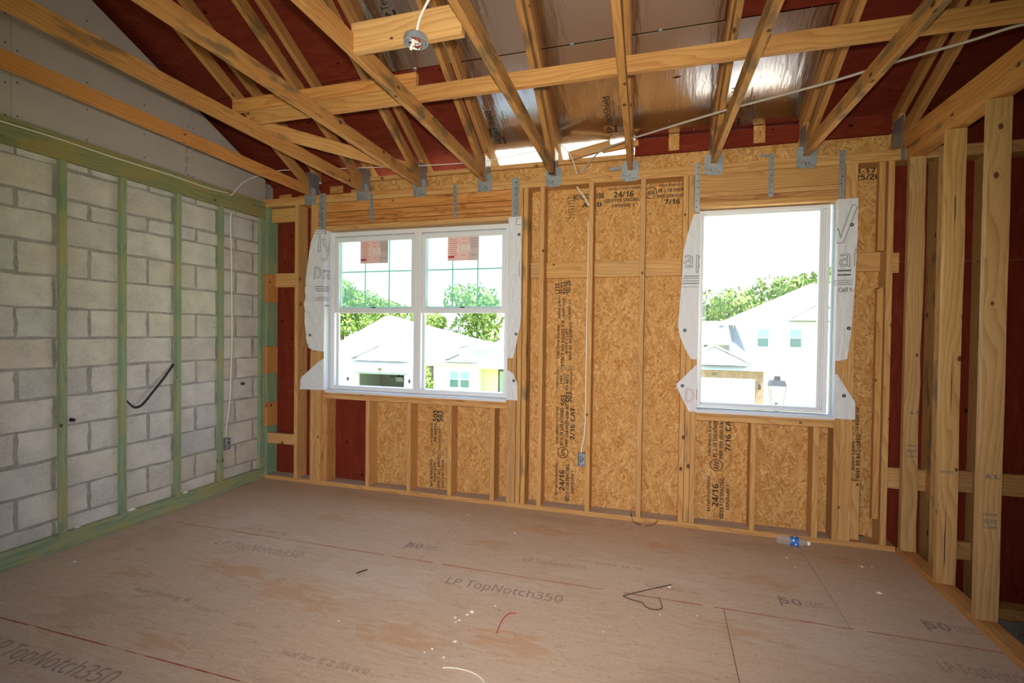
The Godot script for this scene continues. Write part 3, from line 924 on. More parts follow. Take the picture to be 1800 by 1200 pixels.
func sticker(root: Node3D, x0: float, y0: float, w: float, h: float, z: float) -> void:
	var s := board(root, "sticker", Vector3(x0, y0, z), Vector3(x0 + w, y0 + h, z + 0.0008), label_paper(rgb8(238, 204, 200)), 1, Color.WHITE, 0.0)
	s.set_meta("label", "pink product sticker with pale letters I and M")
	var f := 0.0006
	var grey := label_paper(rgb8(214, 196, 194))
	var pale := label_paper(rgb8(236, 228, 220))
	board(s, "print", Vector3(w * 0.17, -h * 0.5, f - 0.0001), Vector3(w * 0.5, h * 0.5, f), grey, 1, Color.WHITE, 0.0)
	stamp(s, "IM", h * 0.30, Vector3(-w * 0.23, 0.0, f + 0.0002), Vector3.RIGHT, Vector3.UP, pale, sans, w * 0.44)
	board(s, "print", Vector3(-w * 0.48, -h * 0.38, f), Vector3(-w * 0.28, -h * 0.30, f + 0.0002), plain(rgb8(176, 30, 34), 0.6), 1, Color.WHITE, 0.0)
	var red := plain(rgb8(190, 70, 70), 0.7)
	var st := new_st()
	var st2 := new_st()
	for k in 9:
		var y := h * (0.40 - 0.085 * k)
		add_box(st, Vector3(-w * 0.32 + (0.02 * w if k > 2 else 0.0), y, f), Vector3(w * rng.randf_range(0.16, 0.28), h * 0.015, 0.0002), 0.0)
		if k < 5 or k > 7:
			add_box(st2, Vector3(w * 0.35, y, f + 0.0001), Vector3(w * rng.randf_range(0.16, 0.26), h * 0.016, 0.0002), 0.0)
		if k % 2 == 0 and k != 4:
			add_box(st, Vector3(0.02 * w, y, f), Vector3(w * rng.randf_range(0.1, 0.22), h * 0.014, 0.0002), 0.0)
	put(s, "print", st.commit(), red)
	put(s, "print", st2.commit(), M.ink_line)

func build_windows() -> void:
	var w1 := setting("window_1")
	window_frame(w1, 0.712, 2.520, 0.918, 2.428, -0.165, -0.075, 0.040)
	board(w1, "mullion", Vector3(1.602, 0.958, -0.16), Vector3(1.677, 2.388, -0.068), M.white_vinyl, 1, Color.WHITE, 0.004)
	for s in [[0.753, 1.602], [1.677, 2.479]]:
		sash(w1, s[0], s[1], 1.672, 2.388, -0.150, -0.122, true)
		sash(w1, s[0], s[1], 1.655, 2.372, -0.116, -0.086, false)
		board(w1, "track", Vector3(s[0] + 0.002, 0.96, -0.140), Vector3(s[0] + 0.020, 1.655, -0.118), M.white_vinyl, 1, Color.WHITE, 0.002)
		board(w1, "track", Vector3(s[1] - 0.020, 0.96, -0.140), Vector3(s[1] - 0.002, 1.655, -0.118), M.white_vinyl, 1, Color.WHITE, 0.002)
		var c: float = (s[0] + s[1]) / 2
		board(w1, "sash_lock", Vector3(c - 0.022, 1.703, -0.087), Vector3(c + 0.022, 1.712, -0.074), M.dark, 0, Color.WHITE, 0.002)
	sticker(w1, 1.02, 2.125, 0.30, 0.215, -0.098)
	sticker(w1, 1.925, 2.125, 0.30, 0.215, -0.098)
	var w2 := setting("window_2")
	window_frame(w2, 4.050, 4.945, 0.925, 2.445, -0.165, -0.080, 0.026)
	window_frame(w2, 4.076, 4.919, 0.951, 2.419, -0.155, -0.105, 0.012, "glazing_stop")
	board(w2, "glazing_stop", Vector3(4.885, 0.963, -0.150), Vector3(4.907, 2.407, -0.115), M.white_vinyl, 1, Color.WHITE, 0.002)
	board(w2, "pane", Vector3(4.088, 0.963, -0.132), Vector3(4.885, 2.407, -0.128), M.clear, 1, Color.WHITE, 0.0)
	for q in [[w1, 0.690, 1.0, 0.917, 2.439], [w1, 2.532, -1.0, 0.917, 2.439], [w2, 4.0465, 1.0, 0.917, 2.449], [w2, 4.9705, -1.0, 0.917, 2.449]]:
		board(q[0], "jamb_wrap", Vector3(q[1], q[3], -0.139), Vector3(q[1] + q[2] * 0.0025, q[4], 0.0), M.wrap, 1, Color.WHITE, 0.0)
	# exterior flange around both, and the white flashing over the sills
	for q in [[w1, 0.66, 2.57], [w2, 4.0, 5.02]]:
		board(q[0], "sill_flashing", Vector3(q[1] + 0.045, 0.9125, -0.14), Vector3(q[2] - 0.045, 0.9165, 0.004), M.wrap, 0, Color.WHITE, 0.001)
		board(q[0], "sill_flashing", Vector3(q[1] + 0.045, 0.893, 0.0008), Vector3(q[2] - 0.045, 0.9165, 0.005), M.wrap, 0, Color.WHITE, 0.001)

# a loose flap of housewrap: it lines the jamb and folds back over the studs; rows = [y, outer x]
func flap(label: String, xo: float, side: float, rows: Array, buttons: Array, seed_: int) -> Array:
	var root := thing("housewrap_flap", label, "housewrap", Vector3(xo, rows[-1][0], 0.0), "loose housewrap flaps at the windows")
	var base := root.position
	var n := noise(seed_, 3.0, 2)
	var reach := func(y: float) -> float:
		for i in rows.size() - 1:
			if y <= rows[i][0] and y >= rows[i + 1][0]:
				var t: float = (rows[i][0] - y) / maxf(rows[i][0] - rows[i + 1][0], 1e-5)
				return absf(lerpf(rows[i][1], rows[i + 1][1], t) - xo)
		return 0.0
	# d: distance from the fold, positive over the studs, negative into the reveal
	var spot := func(d: float, y: float) -> Vector3:
		if d < 0.0:
			return Vector3(xo - side * 0.0015, y, 0.005 + d) - base
		var lift := 0.006 + d * (0.05 + 0.10 * absf(n.get_noise_2d(y * 2.0, seed_))) + 0.006 * n.get_noise_2d(d * 9.0, y * 3.0)
		return Vector3(xo + side * d, y, maxf(lift, 0.0055)) - base
	var st := new_st()
	st.set_smooth_group(0)
	var ys := []
	var yy: float = rows[0][0]
	while yy > rows[-1][0]:
		ys.append(yy)
		yy -= 0.025
	ys.append(rows[-1][0])
	for i in ys.size() - 1:
		var cols := []
		for y in [ys[i], ys[i + 1]]:
			var r: float = reach.call(y)
			var line := [spot.call(-0.085, y), spot.call(-0.03, y), spot.call(-0.001, y)]
			for k in 7:
				line.append(spot.call(r * k / 6.0, y))
			cols.append(line)
		for k in cols[0].size() - 1:
			var q := [cols[0][k], cols[0][k + 1], cols[1][k + 1], cols[1][k]]
			var nn: Vector3 = (q[2] - q[0]).cross(q[1] - q[3])
			if nn.length() < 1e-9:
				continue
			nn = nn.normalized()
			if nn.dot(Vector3(-side, 0.1, 1.5)) < 0:
				nn = -nn
			for f in [[0, 1, 2], [0, 2, 3]]:
				var p := [q[f[0]], q[f[1]], q[f[2]]]
				tri(st, p, nn, p.map(func(v): return Vector2(v.x + v.z, v.y) * 2.0))
	put(root, "sheet", st.commit(), M.wrap)
	for b in buttons:
		var c: Vector3 = spot.call((b.x - xo) * side, b.y) + Vector3(0, 0, 0.001)
		var cap := put(root, "cap_nail", lathe([Vector2(0.0, 0.004), Vector2(0.009, 0.0035), Vector2(0.0125, 0.002), Vector2(0.0125, 0.0)], 14), M.dark, Transform3D(Basis(Vector3.RIGHT, PI / 2), c))
		put(cap, "nail_head", lathe([Vector2(0.0, 0.0055), Vector2(0.0045, 0.0045), Vector2(0.005, 0.0035)], 10), M.zinc)
	# on-surface map for print: absolute x, y -> local point
	var ink := func(p: Vector2):
		var dd: float = (p.x - xo) * side
		if p.y > rows[0][0] - 0.004 or p.y < rows[-1][0] + 0.004 or dd < -0.08 or dd > reach.call(p.y) - 0.003:
			return null
		var v: Vector3 = spot.call(dd, p.y)
		return v + (Vector3(0, 0, 0.0032) if dd >= 0.0 else Vector3(-side * 0.0022, 0, 0))
	return [root, ink]

func ink_bars(f: Array, bars: Array) -> void:
	for b in bars:
		var st := new_st()
		var any := false
		var x: float = b[0]
		while x < b[1]:
			var step: float = minf(0.012, b[1] - x)
			var c := [f[1].call(Vector2(x, b[2])), f[1].call(Vector2(x + step, b[2])), f[1].call(Vector2(x + step, b[2] + b[3])), f[1].call(Vector2(x, b[2] + b[3]))]
			if not c.has(null):
				face(st, c)
				any = true
			x += 0.012
		if any:
			put(f[0], "lettering", st.commit(), M.ink_line)

func build_flaps() -> void:
	var f := flap("white housewrap flap with large outlined letters, left of the double window", 0.694, -1.0, [[2.445, 0.60], [2.32, 0.545], [2.04, 0.50], [1.70, 0.485], [1.48, 0.495], [1.30, 0.525], [1.285, 0.66]], [Vector2(0.545, 1.44)], 3)
	outline(f[0], "T", 0.185, Vector2(0.575, 2.325), f[1], M.ink_line, roman, 0.004, 1.0)
	outline(f[0], "y", 0.185, Vector2(0.665, 2.30), f[1], M.ink_line, roman, 0.004, 1.0)
	outline(f[0], "Drain", 0.105, Vector2(0.575, 2.03), f[1], M.ink_line, roman, 0.004, 0.95)
	ink_bars(f, [[0.60, 0.76, 1.90, 0.006], [0.60, 0.76, 1.88, 0.006], [0.61, 0.76, 1.86, 0.006], [0.60, 0.76, 1.80, 0.004], [0.60, 0.76, 1.785, 0.004], [0.60, 0.76, 1.77, 0.004], [0.70, 0.76, 1.72, 0.01]])
	f = flap("pointed white housewrap corner at the double window's lower left", 0.694, -1.0, [[1.215, 0.690], [1.18, 0.63], [1.02, 0.440], [0.915, 0.440]], [], 5)
	f = flap("narrow white housewrap flap with cap nails, right of the double window", 2.529, 1.0, [[2.46, 2.645], [2.0, 2.647], [1.62, 2.650], [1.55, 2.645], [1.27, 2.585]], [Vector2(2.625, 2.31), Vector2(2.61, 1.475)], 7)
	ink_bars(f, [[2.598, 2.64, 2.44, 0.004], [2.598, 2.64, 2.39, 0.004], [2.598, 2.602, 2.39, 0.05], [2.632, 2.64, 2.08, 0.004], [2.632, 2.64, 1.96, 0.004], [2.630, 2.634, 1.96, 0.12]])
	f = flap("small white housewrap tab with cap nail at the double window's lower right", 2.529, 1.0, [[1.165, 2.545], [1.14, 2.59], [1.06, 2.625], [0.915, 2.63]], [Vector2(2.595, 1.08)], 9)
	f = flap("creased white housewrap flap with outlined letters, left of the single window", 4.0495, -1.0, [[2.405, 4.005], [2.26, 3.965], [2.12, 3.935], [1.88, 3.925], [1.56, 3.905], [1.47, 3.92], [1.36, 3.97], [1.30, 4.005]], [Vector2(3.955, 1.52)], 11)
	outline(f[0], "ap", 0.115, Vector2(3.935, 2.055), f[1], M.ink_line, roman, 0.004, 0.95)
	ink_bars(f, [[3.93, 4.05, 1.93, 0.006], [3.93, 4.05, 1.915, 0.004], [3.93, 4.05, 1.895, 0.004], [3.93, 4.05, 1.875, 0.006], [3.93, 4.05, 1.85, 0.003]])
	f = flap("pointed white housewrap corner with pinkish letters at the single window's lower left", 4.0495, -1.0, [[1.255, 4.04], [1.10, 3.895], [1.0, 3.945], [0.90, 3.995]], [Vector2(3.945, 1.095)], 13)
	outline(f[0], "DU", 0.095, Vector2(3.955, 1.02), f[1], M.ink_pink, roman, 0.004, 0.9)
	f = flap("tall white housewrap flap with a slanted outlined letter, right of the single window", 4.9675, 1.0, [[2.455, 5.085], [2.2, 5.085], [1.8, 5.075], [1.5, 5.060], [1.33, 5.04], [1.315, 4.99]], [Vector2(5.05, 2.27), Vector2(5.045, 1.545)], 15)
	outline(f[0], "V", 0.25, Vector2(4.885, 2.265), f[1], M.ink_line, roman, 0.004, 1.0)
	outline(f[0], "ai", 0.115, Vector2(4.975, 2.035), f[1], M.ink_line, roman, 0.004, 0.95)
	ink_bars(f, [[4.97, 5.05, 1.945, 0.012], [4.97, 5.05, 1.915, 0.012], [4.91, 5.06, 1.88, 0.004], [4.91, 5.06, 1.866, 0.004], [4.91, 5.06, 1.852, 0.004]])
	outline(f[0], "Call 1-8", 0.028, Vector2(4.975, 1.815), f[1], M.ink_line, roman, 0.0025, 0.9)
	f = flap("curled white housewrap corner at the single window's lower right", 4.9675, 1.0, [[1.22, 4.985], [1.10, 5.05], [1.03, 5.095], [0.905, 5.095]], [Vector2(5.025, 1.07)], 17)

# ---------------------------------------------------------------- roof
func slope_at(z: float) -> float:
	return ROOF_A + ROOF_B * z

func build_roof() -> void:
	var root := setting("ceiling")
	var tilt := atan(ROOF_B)
	var up := Vector3(0, sin(tilt), cos(tilt))
	var down := Vector3(0, -cos(tilt), sin(tilt))
	var seams := [-0.437, 0.653, 1.743, 2.833, 4.2]
	var cols := [[-0.75, -0.13, 2.311, 4.752, 7.0], [-0.75, 1.70, 4.14, 6.58, 7.0], [-0.75, -0.13, 2.311, 4.752, 7.0], [-0.75, 1.70, 4.14, 6.58, 7.0]]
	for r in 4:
		for c in 4:
			if c >= cols[r].size() - 1:
				continue
			var kind: String = "foil" if (r % 2 == 0 and c == 2) or (r % 2 == 1 and c == 1) or r > 1 else "red"
			var z0: float = seams[r] + 0.0035
			var z1: float = seams[r + 1] - 0.0035
			var l := (z1 - z0) / cos(tilt)
			var x0: float = cols[r][c] + 0.002
			var x1: float = cols[r][c + 1] - 0.002
			var st := new_st()
			add_box(st, Vector3.ZERO, Vector3(x1 - x0, 0.012, l), 0.0008, Color(0.9, 0.9, 0.9) if kind == "red" else Color.WHITE, 0, FLAT if kind == "foil" else WOOD, Vector2(rng.randf(), rng.randf()))
			var mid := Vector3((x0 + x1) / 2, slope_at((z0 + z1) / 2), (z0 + z1) / 2) - down * 0.006
			put(root, "roof_panel", st.commit(), M[kind], Transform3D(Basis(Vector3.RIGHT, -down, up), mid))
	# closed outer skin, rear slope, fascia
	var s2 := new_st()
	add_box(s2, Vector3.ZERO, Vector3(7.75, 0.02, 4.64 / cos(tilt)), 0.0, Color(0.5, 0.5, 0.5), 0)
	put(root, "shingle_underlay", s2.commit(), M.red, Transform3D(Basis(Vector3.RIGHT, -down, up), Vector3(3.125, slope_at(1.88), 1.88) - down * 0.026))
	var s3 := new_st()
	add_box(s3, Vector3.ZERO, Vector3(7.75, 0.03, 4.9 / cos(tilt)), 0.0, Color(0.9, 0.9, 0.9), 0)
	put(root, "rear_roof", s3.commit(), M.red, Transform3D(Basis(Vector3.RIGHT, Vector3(0, cos(tilt), sin(tilt)), Vector3(0, -sin(tilt), cos(tilt))), Vector3(3.125, 5.23 - 0.5 * 2.45 + 0.02, 6.65)))
	board(root, "fascia", Vector3(-0.75, 2.80, -0.475), Vector3(7.0, 2.925, -0.445), M.white_vinyl, 0, Color.WHITE)
	# print on the foil: reads up the slope
	for t in [[3.36, -0.05], [2.425, -0.05], [4.265, -0.10], [1.97, 0.98], [2.9, 0.98]]:
		var o := Vector3(t[0], slope_at(t[1]), t[1]) + down * 0.0012
		stamp(root, "TechShield", 0.052, o + up * 0.075, up, Vector3.LEFT, M.ink, roman, 0.265)
		stamp(root, "LP", 0.044, o + up * 0.0, up, Vector3.LEFT, M.ink, sans, 0.055)
		stamp(root, "-", 0.12, o + Vector3(0.038, 0, 0) - up * 0.008, up, Vector3.LEFT, M.ink, sans, 0.07)
		stamp(root, "RADIANT BARRIER SHEATHING", 0.014, o + Vector3(0.045, 0, 0) + up * 0.085, up, Vector3.LEFT, M.ink_line, roman, 0.22)
		for k in 5:
			stamp(root, ["THIS SIDE FACES THE AIR SPACE BELOW", "INSTALL WITH FOIL SIDE DOWN OVER RAFTERS", "SPACE PANEL EDGES 1/8 IN", "REFLECTS HEAT FROM THE ATTIC", "SEE LABEL"][k], 0.010, o + Vector3(0.085 + 0.021 * k, 0, 0) + up * 0.01, up, Vector3.LEFT, M.ink_line, roman, [0.24, 0.32, 0.24, 0.17, 0.1][k])
	# nail tips through the panels and two tears
	var st := new_st()
	for i in 70:
		var z := rng.randf_range(-0.1, 1.3)
		var x := rng.randf_range(1.8, 4.7)
		var o := Vector3(x, slope_at(z), z)
		add_tube(st, [o, o + down * 0.008], 0.0022, 5, 1)
	put(root, "nail_tips", st.commit(), M.zinc).set_meta("kind", "stuff")
	for t in [[3.86, 0.335, 0.035], [4.33, 0.47, 0.03], [4.50, 0.46, 0.03], [4.63, 0.465, 0.075], [4.10, 0.42, 0.02]]:
		var o := Vector3(t[0], slope_at(t[1]), t[1]) + down * 0.001
		var w: float = t[2]
		var s4 := new_st()
		face(s4, [o + Vector3(-w, 0, 0), o + up * 0.010, o + Vector3(w, 0, 0) + up * 0.004, o - up * 0.010])
		put(root, "foil_tear", s4.commit(), plain(rgb8(70, 40, 26), 0.9))
	# panel clips in the seam
	for x in [1.98, 3.17, 3.75, 2.6, 0.8]:
		var o := Vector3(x, slope_at(0.653), 0.653) + down * 0.004
		put(root, "panel_clip", lathe([Vector2(0.0, 0.006), Vector2(0.014, 0.004), Vector2(0.016, 0.0), Vector2(0.012, -0.004)], 10), M.zinc, Transform3D(Basis(Vector3.RIGHT, -down, up), o))

func hanger_poly() -> Array:
	var w := 0.066
	var n := 0.0215
	return [Vector2(-w + 0.02, -0.085), Vector2(-w + 0.004, -0.072), Vector2(-w, -0.055), Vector2(-w, 0.045), Vector2(-w + 0.016, 0.07), Vector2(-n, 0.07), Vector2(-n, 0.0), Vector2(n, 0.0), Vector2(n, 0.07), Vector2(w - 0.016, 0.07), Vector2(w, 0.045), Vector2(w, -0.055), Vector2(w - 0.004, -0.072), Vector2(w - 0.02, -0.085)]

func build_trusses() -> void:
	var which := ["nearest the block wall, over its drywall", "second from the block wall", "third from the block wall, above the double window", "fourth from the block wall, holding one end of the light box board", "fifth from the block wall, wrapped in dark tape at its end", "sixth from the block wall, above the plywood between the windows", "seventh from the block wall, left above the single window", "eighth from the block wall, right above the single window", "last before the stairwell, over the stud partition"]
	for i in TRUSS_X.size():
		var t := thing("roof_truss", "wooden roof truss " + which[i], "roof truss", Vector3(TRUSS_X[i] + 0.019, PLATE_TOP, 0), "roof trusses in a row")
		t.rotation.y = atan(SKEW)
		var st: Material = [M.pine, M.pine_stained, M.pine_stained, M.pine_stained, M.pine_stained, M.pine, M.pine_stained, M.pine_stained, M.pine][i]
		var warm := Color(0.84, 0.74, 0.58)
		beam(t, "bottom_chord", Vector3(0, 0.0445, -0.13), Vector3(0, 0.0445, 8.0), 0.038, 0.089, st, (Color(0.88, 0.70, 0.48) if i in [0, 8] else warm) * rng.randf_range(0.94, 1.04))
		# two sloped members, one above the other with a gap
		var dir := Vector3(0, ROOF_B, 1).normalized()
		var nrm := Vector3(0, 1, -ROOF_B).normalized()
		var low := Vector3(0, 2.806 - PLATE_TOP, 0) + nrm * 0.0445
		beam(t, "top_chord", low + dir * 0.05, low + dir * 4.55, 0.0375, 0.089, st, warm * rng.randf_range(0.85, 1.0))
		var high := Vector3(0, slope_at(0) - PLATE_TOP, 0) - nrm * 0.0455
		beam(t, "rafter", high - dir * 0.47, high + dir * 4.6, 0.038, 0.088, M.pine, warm * rng.randf_range(0.85, 1.0))
		beam(t, "heel_block", Vector3(0, 0.0895, -0.058), Vector3(0, 0.265, -0.058), 0.0375, 0.089, M.pine, Color(0.95, 0.9, 0.8), Vector3.BACK)
		for s in [-1.0, 1.0]:
			board(t, "nail_plate", Vector3(s * 0.0192, 0.012, -0.10), Vector3(s * 0.0204, 0.215, 0.055), M.zinc, 1, Color(0.9, 0.9, 0.92), 0.0)
		for z in [1.6, 3.4]:
			var yy: float = 0.03 + ROOF_B * z
			beam(t, "web", Vector3(0, 0.089, z + 2.0), Vector3(0, yy + 1.0, z + 2.0), 0.0375, 0.089, M.pine, warm * 0.9, Vector3.BACK)
		if i < 8:
			var h := put(t, "hanger", prism(hanger_poly(), 0.002), M.zinc, Transform3D(Basis(Vector3.UP, -atan(SKEW)), Vector3(0, 0, 0.0035)))
			for s in [-1.0, 1.0]:
				for k in 3:
					beam(h, "rib", Vector3(s * 0.030, -0.01 + k * 0.022, 0.0008), Vector3(s * 0.056, 0.008 + k * 0.022, 0.0008), 0.002, 0.005, M.zinc, Color.WHITE)
			var nails := new_st()
			for k in 8:
				var c := Vector3(rng.randf_range(-0.045, 0.045), -0.035 - 0.036 * rng.randf(), 0)
				add_tube(nails, [c, c + Vector3(0, 0, 0.002)], 0.0032, 6, 1)
			put(h, "nail_heads", nails.commit(), M.dark).set_meta("kind", "stuff")
			for s in [-1.0, 1.0]:
				board(t, "hanger_side", Vector3(s * 0.0205, 0.0, -0.06), Vector3(s * 0.0225, 0.065, 0.003), M.zinc, 1, Color.WHITE, 0.0)
		if i == 4:
			var band := new_st()
			for k in 3:
				add_box(band, Vector3(0, 0.044, 0.07 + k * 0.011), Vector3(0.046 + k * 0.002, 0.099 + k * 0.003, 0.012), 0.003)
			put(t, "tape_wrap", band.commit(), M.black_rubber)
			board(t, "tape_stripe", Vector3(-0.026, 0.01, 0.062), Vector3(-0.0235, 0.08, 0.075), plain(rgb8(196, 52, 30), 0.5), 1, Color.WHITE, 0.0)

func build_ceiling_boards() -> void:
	var warm := Color(0.86, 0.78, 0.64)
	tag(board(self, "brace_board", Vector3(1.12, 2.8655, 1.312), Vector3(5.41, 2.9535, 1.350), M.pine, 0, warm), "long wooden brace lying across the tops of all the ceiling joists", "brace")
	tag(board(self, "brace_board", Vector3(0.98, 2.9545, 1.318), Vector3(2.36, 3.035, 1.356), M.pine_split, 0, Color(1.0, 0.9, 0.74)), "short wooden brace stacked on the left end of the long brace", "brace")
	var dg := beam(self, "diagonal_brace", Vector3(1.02, 2.9105, 1.27), Vector3(1.655, 2.9105, 0.10), 0.038, 0.089, M.pine_stained, Color(1.0, 0.95, 0.85))
	tag(dg, "wooden brace running diagonally from the long brace to the window wall", "brace")
	var fb := board(self, "light_board", Vector3(2.39, 2.778, 2.008), Vector3(2.945, 2.912, 2.046), M.pine, 0, Color(0.98, 1.08, 1.34))
	tag(fb, "pale new board spanning two joists, carrying the round metal box", "board")
	var bx := thing("ceiling_box", "round metal electrical box with bundled wires hanging under the pale board", "electrical box", Vector3(2.745, 2.745, 2.085))
	put(bx, "shell", lathe([Vector2(0.0, 0.030), Vector2(0.046, 0.030), Vector2(0.051, 0.024), Vector2(0.053, -0.002), Vector2(0.050, -0.002), Vector2(0.047, 0.020), Vector2(0.0, 0.022)], 24), M.zinc)
	for k in 6:
		var a := TAU * k / 6.0
		var pts := []
		for j in 9:
			var b := a + j * 0.8
			pts.append(Vector3(cos(b) * 0.028, -0.004 - 0.010 * sin(j * 1.3 + k), sin(b) * 0.028))
		tube(bx, "wire", pts, 0.0022, [M.cable, M.dark, M.red_wire, M.copper, M.cable, M.cable_grey][k], 6)
	put(bx, "wire_connector", lathe([Vector2(0.0, -0.026), Vector2(0.006, -0.024), Vector2(0.009, -0.004), Vector2(0.0, -0.002)], 10), M.cable, Transform3D(Basis(), Vector3(0.0, 0, 0.022)))
	put(bx, "wire_connector", lathe([Vector2(0.0, -0.024), Vector2(0.006, -0.022), Vector2(0.009, -0.004), Vector2(0.0, -0.002)], 10), M.cable, Transform3D(Basis(), Vector3(-0.026, 0, -0.008)))

# ---------------------------------------------------------------- partition and stairwell
func wavy_stud(root: Node3D, x0: float, x1: float, y0: float, y1: float, z0: float, z1: float, mat: Material, tint: Color, seed_: int, amp: float) -> void:
	# a stud whose far long edge is bark-waned
	var n := noise(seed_, 1.3, 3)
	var st := new_st()
	var steps := 14
	var off := Vector2(rng.randf(), rng.randf())
	for i in steps:
		var ya := lerpf(y0, y1, float(i) / steps)
		var yb := lerpf(y0, y1, float(i + 1) / steps)
		var wa := x1 - amp * clampf(0.5 + n.get_noise_1d(ya) * 1.4, 0, 1)
		var wb := x1 - amp * clampf(0.5 + n.get_noise_1d(yb) * 1.4, 0, 1)
		for q in [[Vector3(x0, ya, z1), Vector3(wa, ya, z1), Vector3(wb, yb, z1), Vector3(x0, yb, z1), Vector3.BACK], [Vector3(x0, ya, z0), Vector3(wa, ya, z0), Vector3(wb, yb, z0), Vector3(x0, yb, z0), Vector3.FORWARD], [Vector3(x0, ya, z0), Vector3(x0, ya, z1), Vector3(x0, yb, z1), Vector3(x0, yb, z0), Vector3.LEFT], [Vector3(wa, ya, z0), Vector3(wa, ya, z1), Vector3(wb, yb, z1), Vector3(wb, yb, z0), Vector3.RIGHT]]:
			var uv := []
			for k in 4:
				uv.append(Vector2((q[k].x + q[k].z) * WOOD.x, q[k].y * WOOD.y) + off)
			tri(st, [q[0], q[1], q[2]], q[4], [uv[0], uv[1], uv[2]], tint)
			tri(st, [q[0], q[2], q[3]], q[4], [uv[0], uv[2], uv[3]], tint)
	face(st, [Vector3(x0, y1, z0), Vector3(x1, y1, z0), Vector3(x1, y1, z1), Vector3(x0, y1, z1)], tint)
	put(root, "stud", st.commit(), mat)

func build_right_wall() -> void:
	var root := setting("wall_right")
	var x0 := 5.365
	var x1 := 5.458
	board(root, "bottom_plate", Vector3(x0, 0.0005, 0.001), Vector3(x1, 0.038, 8.0), M.pine, 2, Color(0.95, 0.86, 0.75))
	wavy_stud(root, x0, x1 + 0.006, 0.038, 2.699, 0.022, 0.060, M.pine, Color(0.86, 0.92, 1.2), 4, 0.014)
	wavy_stud(root, x0, x1 + 0.004, 0.038, 2.699, 0.492, 0.530, M.pine, Color(0.96, 1.02, 1.1), 8, 0.004)
	wavy_stud(root, x0, x1 + 0.004, 0.038, 2.699, 0.888, 0.926, M.pine, Color(0.86, 0.92, 1.1), 12, 0.003)
	for z in [1.35, 1.76, 2.17, 2.58, 2.98, 3.39, 3.8, 4.2, 4.6, 5.0, 5.4, 5.8, 6.2, 6.6, 7.0, 7.4]:
		board(root, "stud", Vector3(x0, 0.038, z), Vector3(x1, 2.699, z + 0.038), M.pine, 1)
	# a split running down the second stud
	var st := new_st()
	for q in [[0.09, 0.55, 0.42, 0.004], [1.02, 1.42, 0.55, 0.003], [2.10, 2.32, 0.5, 0.004]]:
		var x: float = lerpf(x0, x1, q[2])
		face(st, [Vector3(x - q[3] * 0.4, q[0], 0.5306), Vector3(x + q[3] * 0.6, q[0] + 0.1, 0.5306), Vector3(x + q[3] * 0.3, q[1], 0.5306), Vector3(x - q[3], q[0] + 0.2, 0.5306)])
	put(root, "split", st.commit(), plain(rgb8(70, 34, 20), 0.9))
	for t in [["KD-HT NO.2", 0.016, Vector3(5.375, 0.70, 0.5308)], ["SELECT", 0.022, Vector3(5.385, 0.55, 0.9268)], ["SYP KD-HT", 0.014, Vector3(5.385, 0.585, 0.9268)], ["S-DRY", 0.014, Vector3(5.385, 0.52, 0.9268)], ["A.X.", 0.024, Vector3(5.39, 0.78, 0.9268)], ["SELECT", 0.022, Vector3(5.385, 0.72, 0.0608)], ["SYP KD-HT", 0.014, Vector3(5.385, 0.755, 0.0608)], ["S-DRY", 0.014, Vector3(5.385, 0.685, 0.0608)], ["A.T.", 0.024, Vector3(5.40, 0.98, 0.0608)]]:
		stamp(root, t[0], t[1], t[2], Vector3.RIGHT, Vector3.UP, M.ink_line, sans, 0.06)
	board(root, "top_plate", Vector3(x0, 2.70, 0.002), Vector3(x1, 2.7375, 8.0), M.pine, 2, Color(1.0, 0.86, 0.66))
	board(root, "top_plate", Vector3(x0 + 0.002, 2.7385, 0.002), Vector3(x1, 2.7755, 8.0), M.pine_stained, 2, Color(0.9, 0.76, 0.6))
	board(root, "corner_strap", Vector3(5.335, 2.70, 0.0012), Vector3(5.362, 2.80, 0.004), M.zinc, 1, Color(0.6, 0.6, 0.65), 0.0006)
	var sw := setting("wall_stairwell")
	board(sw, "drywall_sheet", Vector3(6.80, -3.2, -0.14), Vector3(6.9, 3.06, 8.0), M.drywall, 1, Color.WHITE, 0.0, FLAT)
	put(sw, "gable_backing", prism([Vector2(0.13, 3.06), Vector2(-4.2, 5.24), Vector2(-9.0, 2.84), Vector2(-9.0, 2.7), Vector2(0.13, 2.7)], 0.1, Color.WHITE, 0.4), M.red, Transform3D(Basis(Vector3.FORWARD, Vector3.UP, Vector3.RIGHT), Vector3(6.95, 0, 0)))
	board(sw, "lower_floor", Vector3(5.47, -3.3, -0.14), Vector3(6.9, -3.2, 8.0), M.mortar, 1, Color.WHITE, 0.0, Vector2(1, 1))
	board(sw, "lower_wall", Vector3(5.40, -3.2, -0.10), Vector3(5.469, -0.02, 8.0), M.drywall, 1, Color.WHITE, 0.0, FLAT)
	# the side of the room behind the viewer: a wide framed opening for a glass door
	var rw := setting("wall_rear")
	board(rw, "sheathing_panel", Vector3(-0.3, -0.3, 7.86), Vector3(0.7, 3.3, 8.0), M.osb, 1, Color.WHITE, 0.0, FLAT)
	board(rw, "sheathing_panel", Vector3(4.7, -0.3, 7.86), Vector3(5.46, 3.3, 8.0), M.osb, 1, Color.WHITE, 0.0, FLAT)
	board(rw, "sheathing_panel", Vector3(0.7, 2.4, 7.86), Vector3(4.7, 3.3, 8.0), M.osb, 1, Color.WHITE, 0.0, FLAT)
	board(rw, "sheathing_panel", Vector3(5.461, -3.2, 7.86), Vector3(6.9, 3.3, 8.0), M.osb, 1, Color.WHITE, 0.0, FLAT)

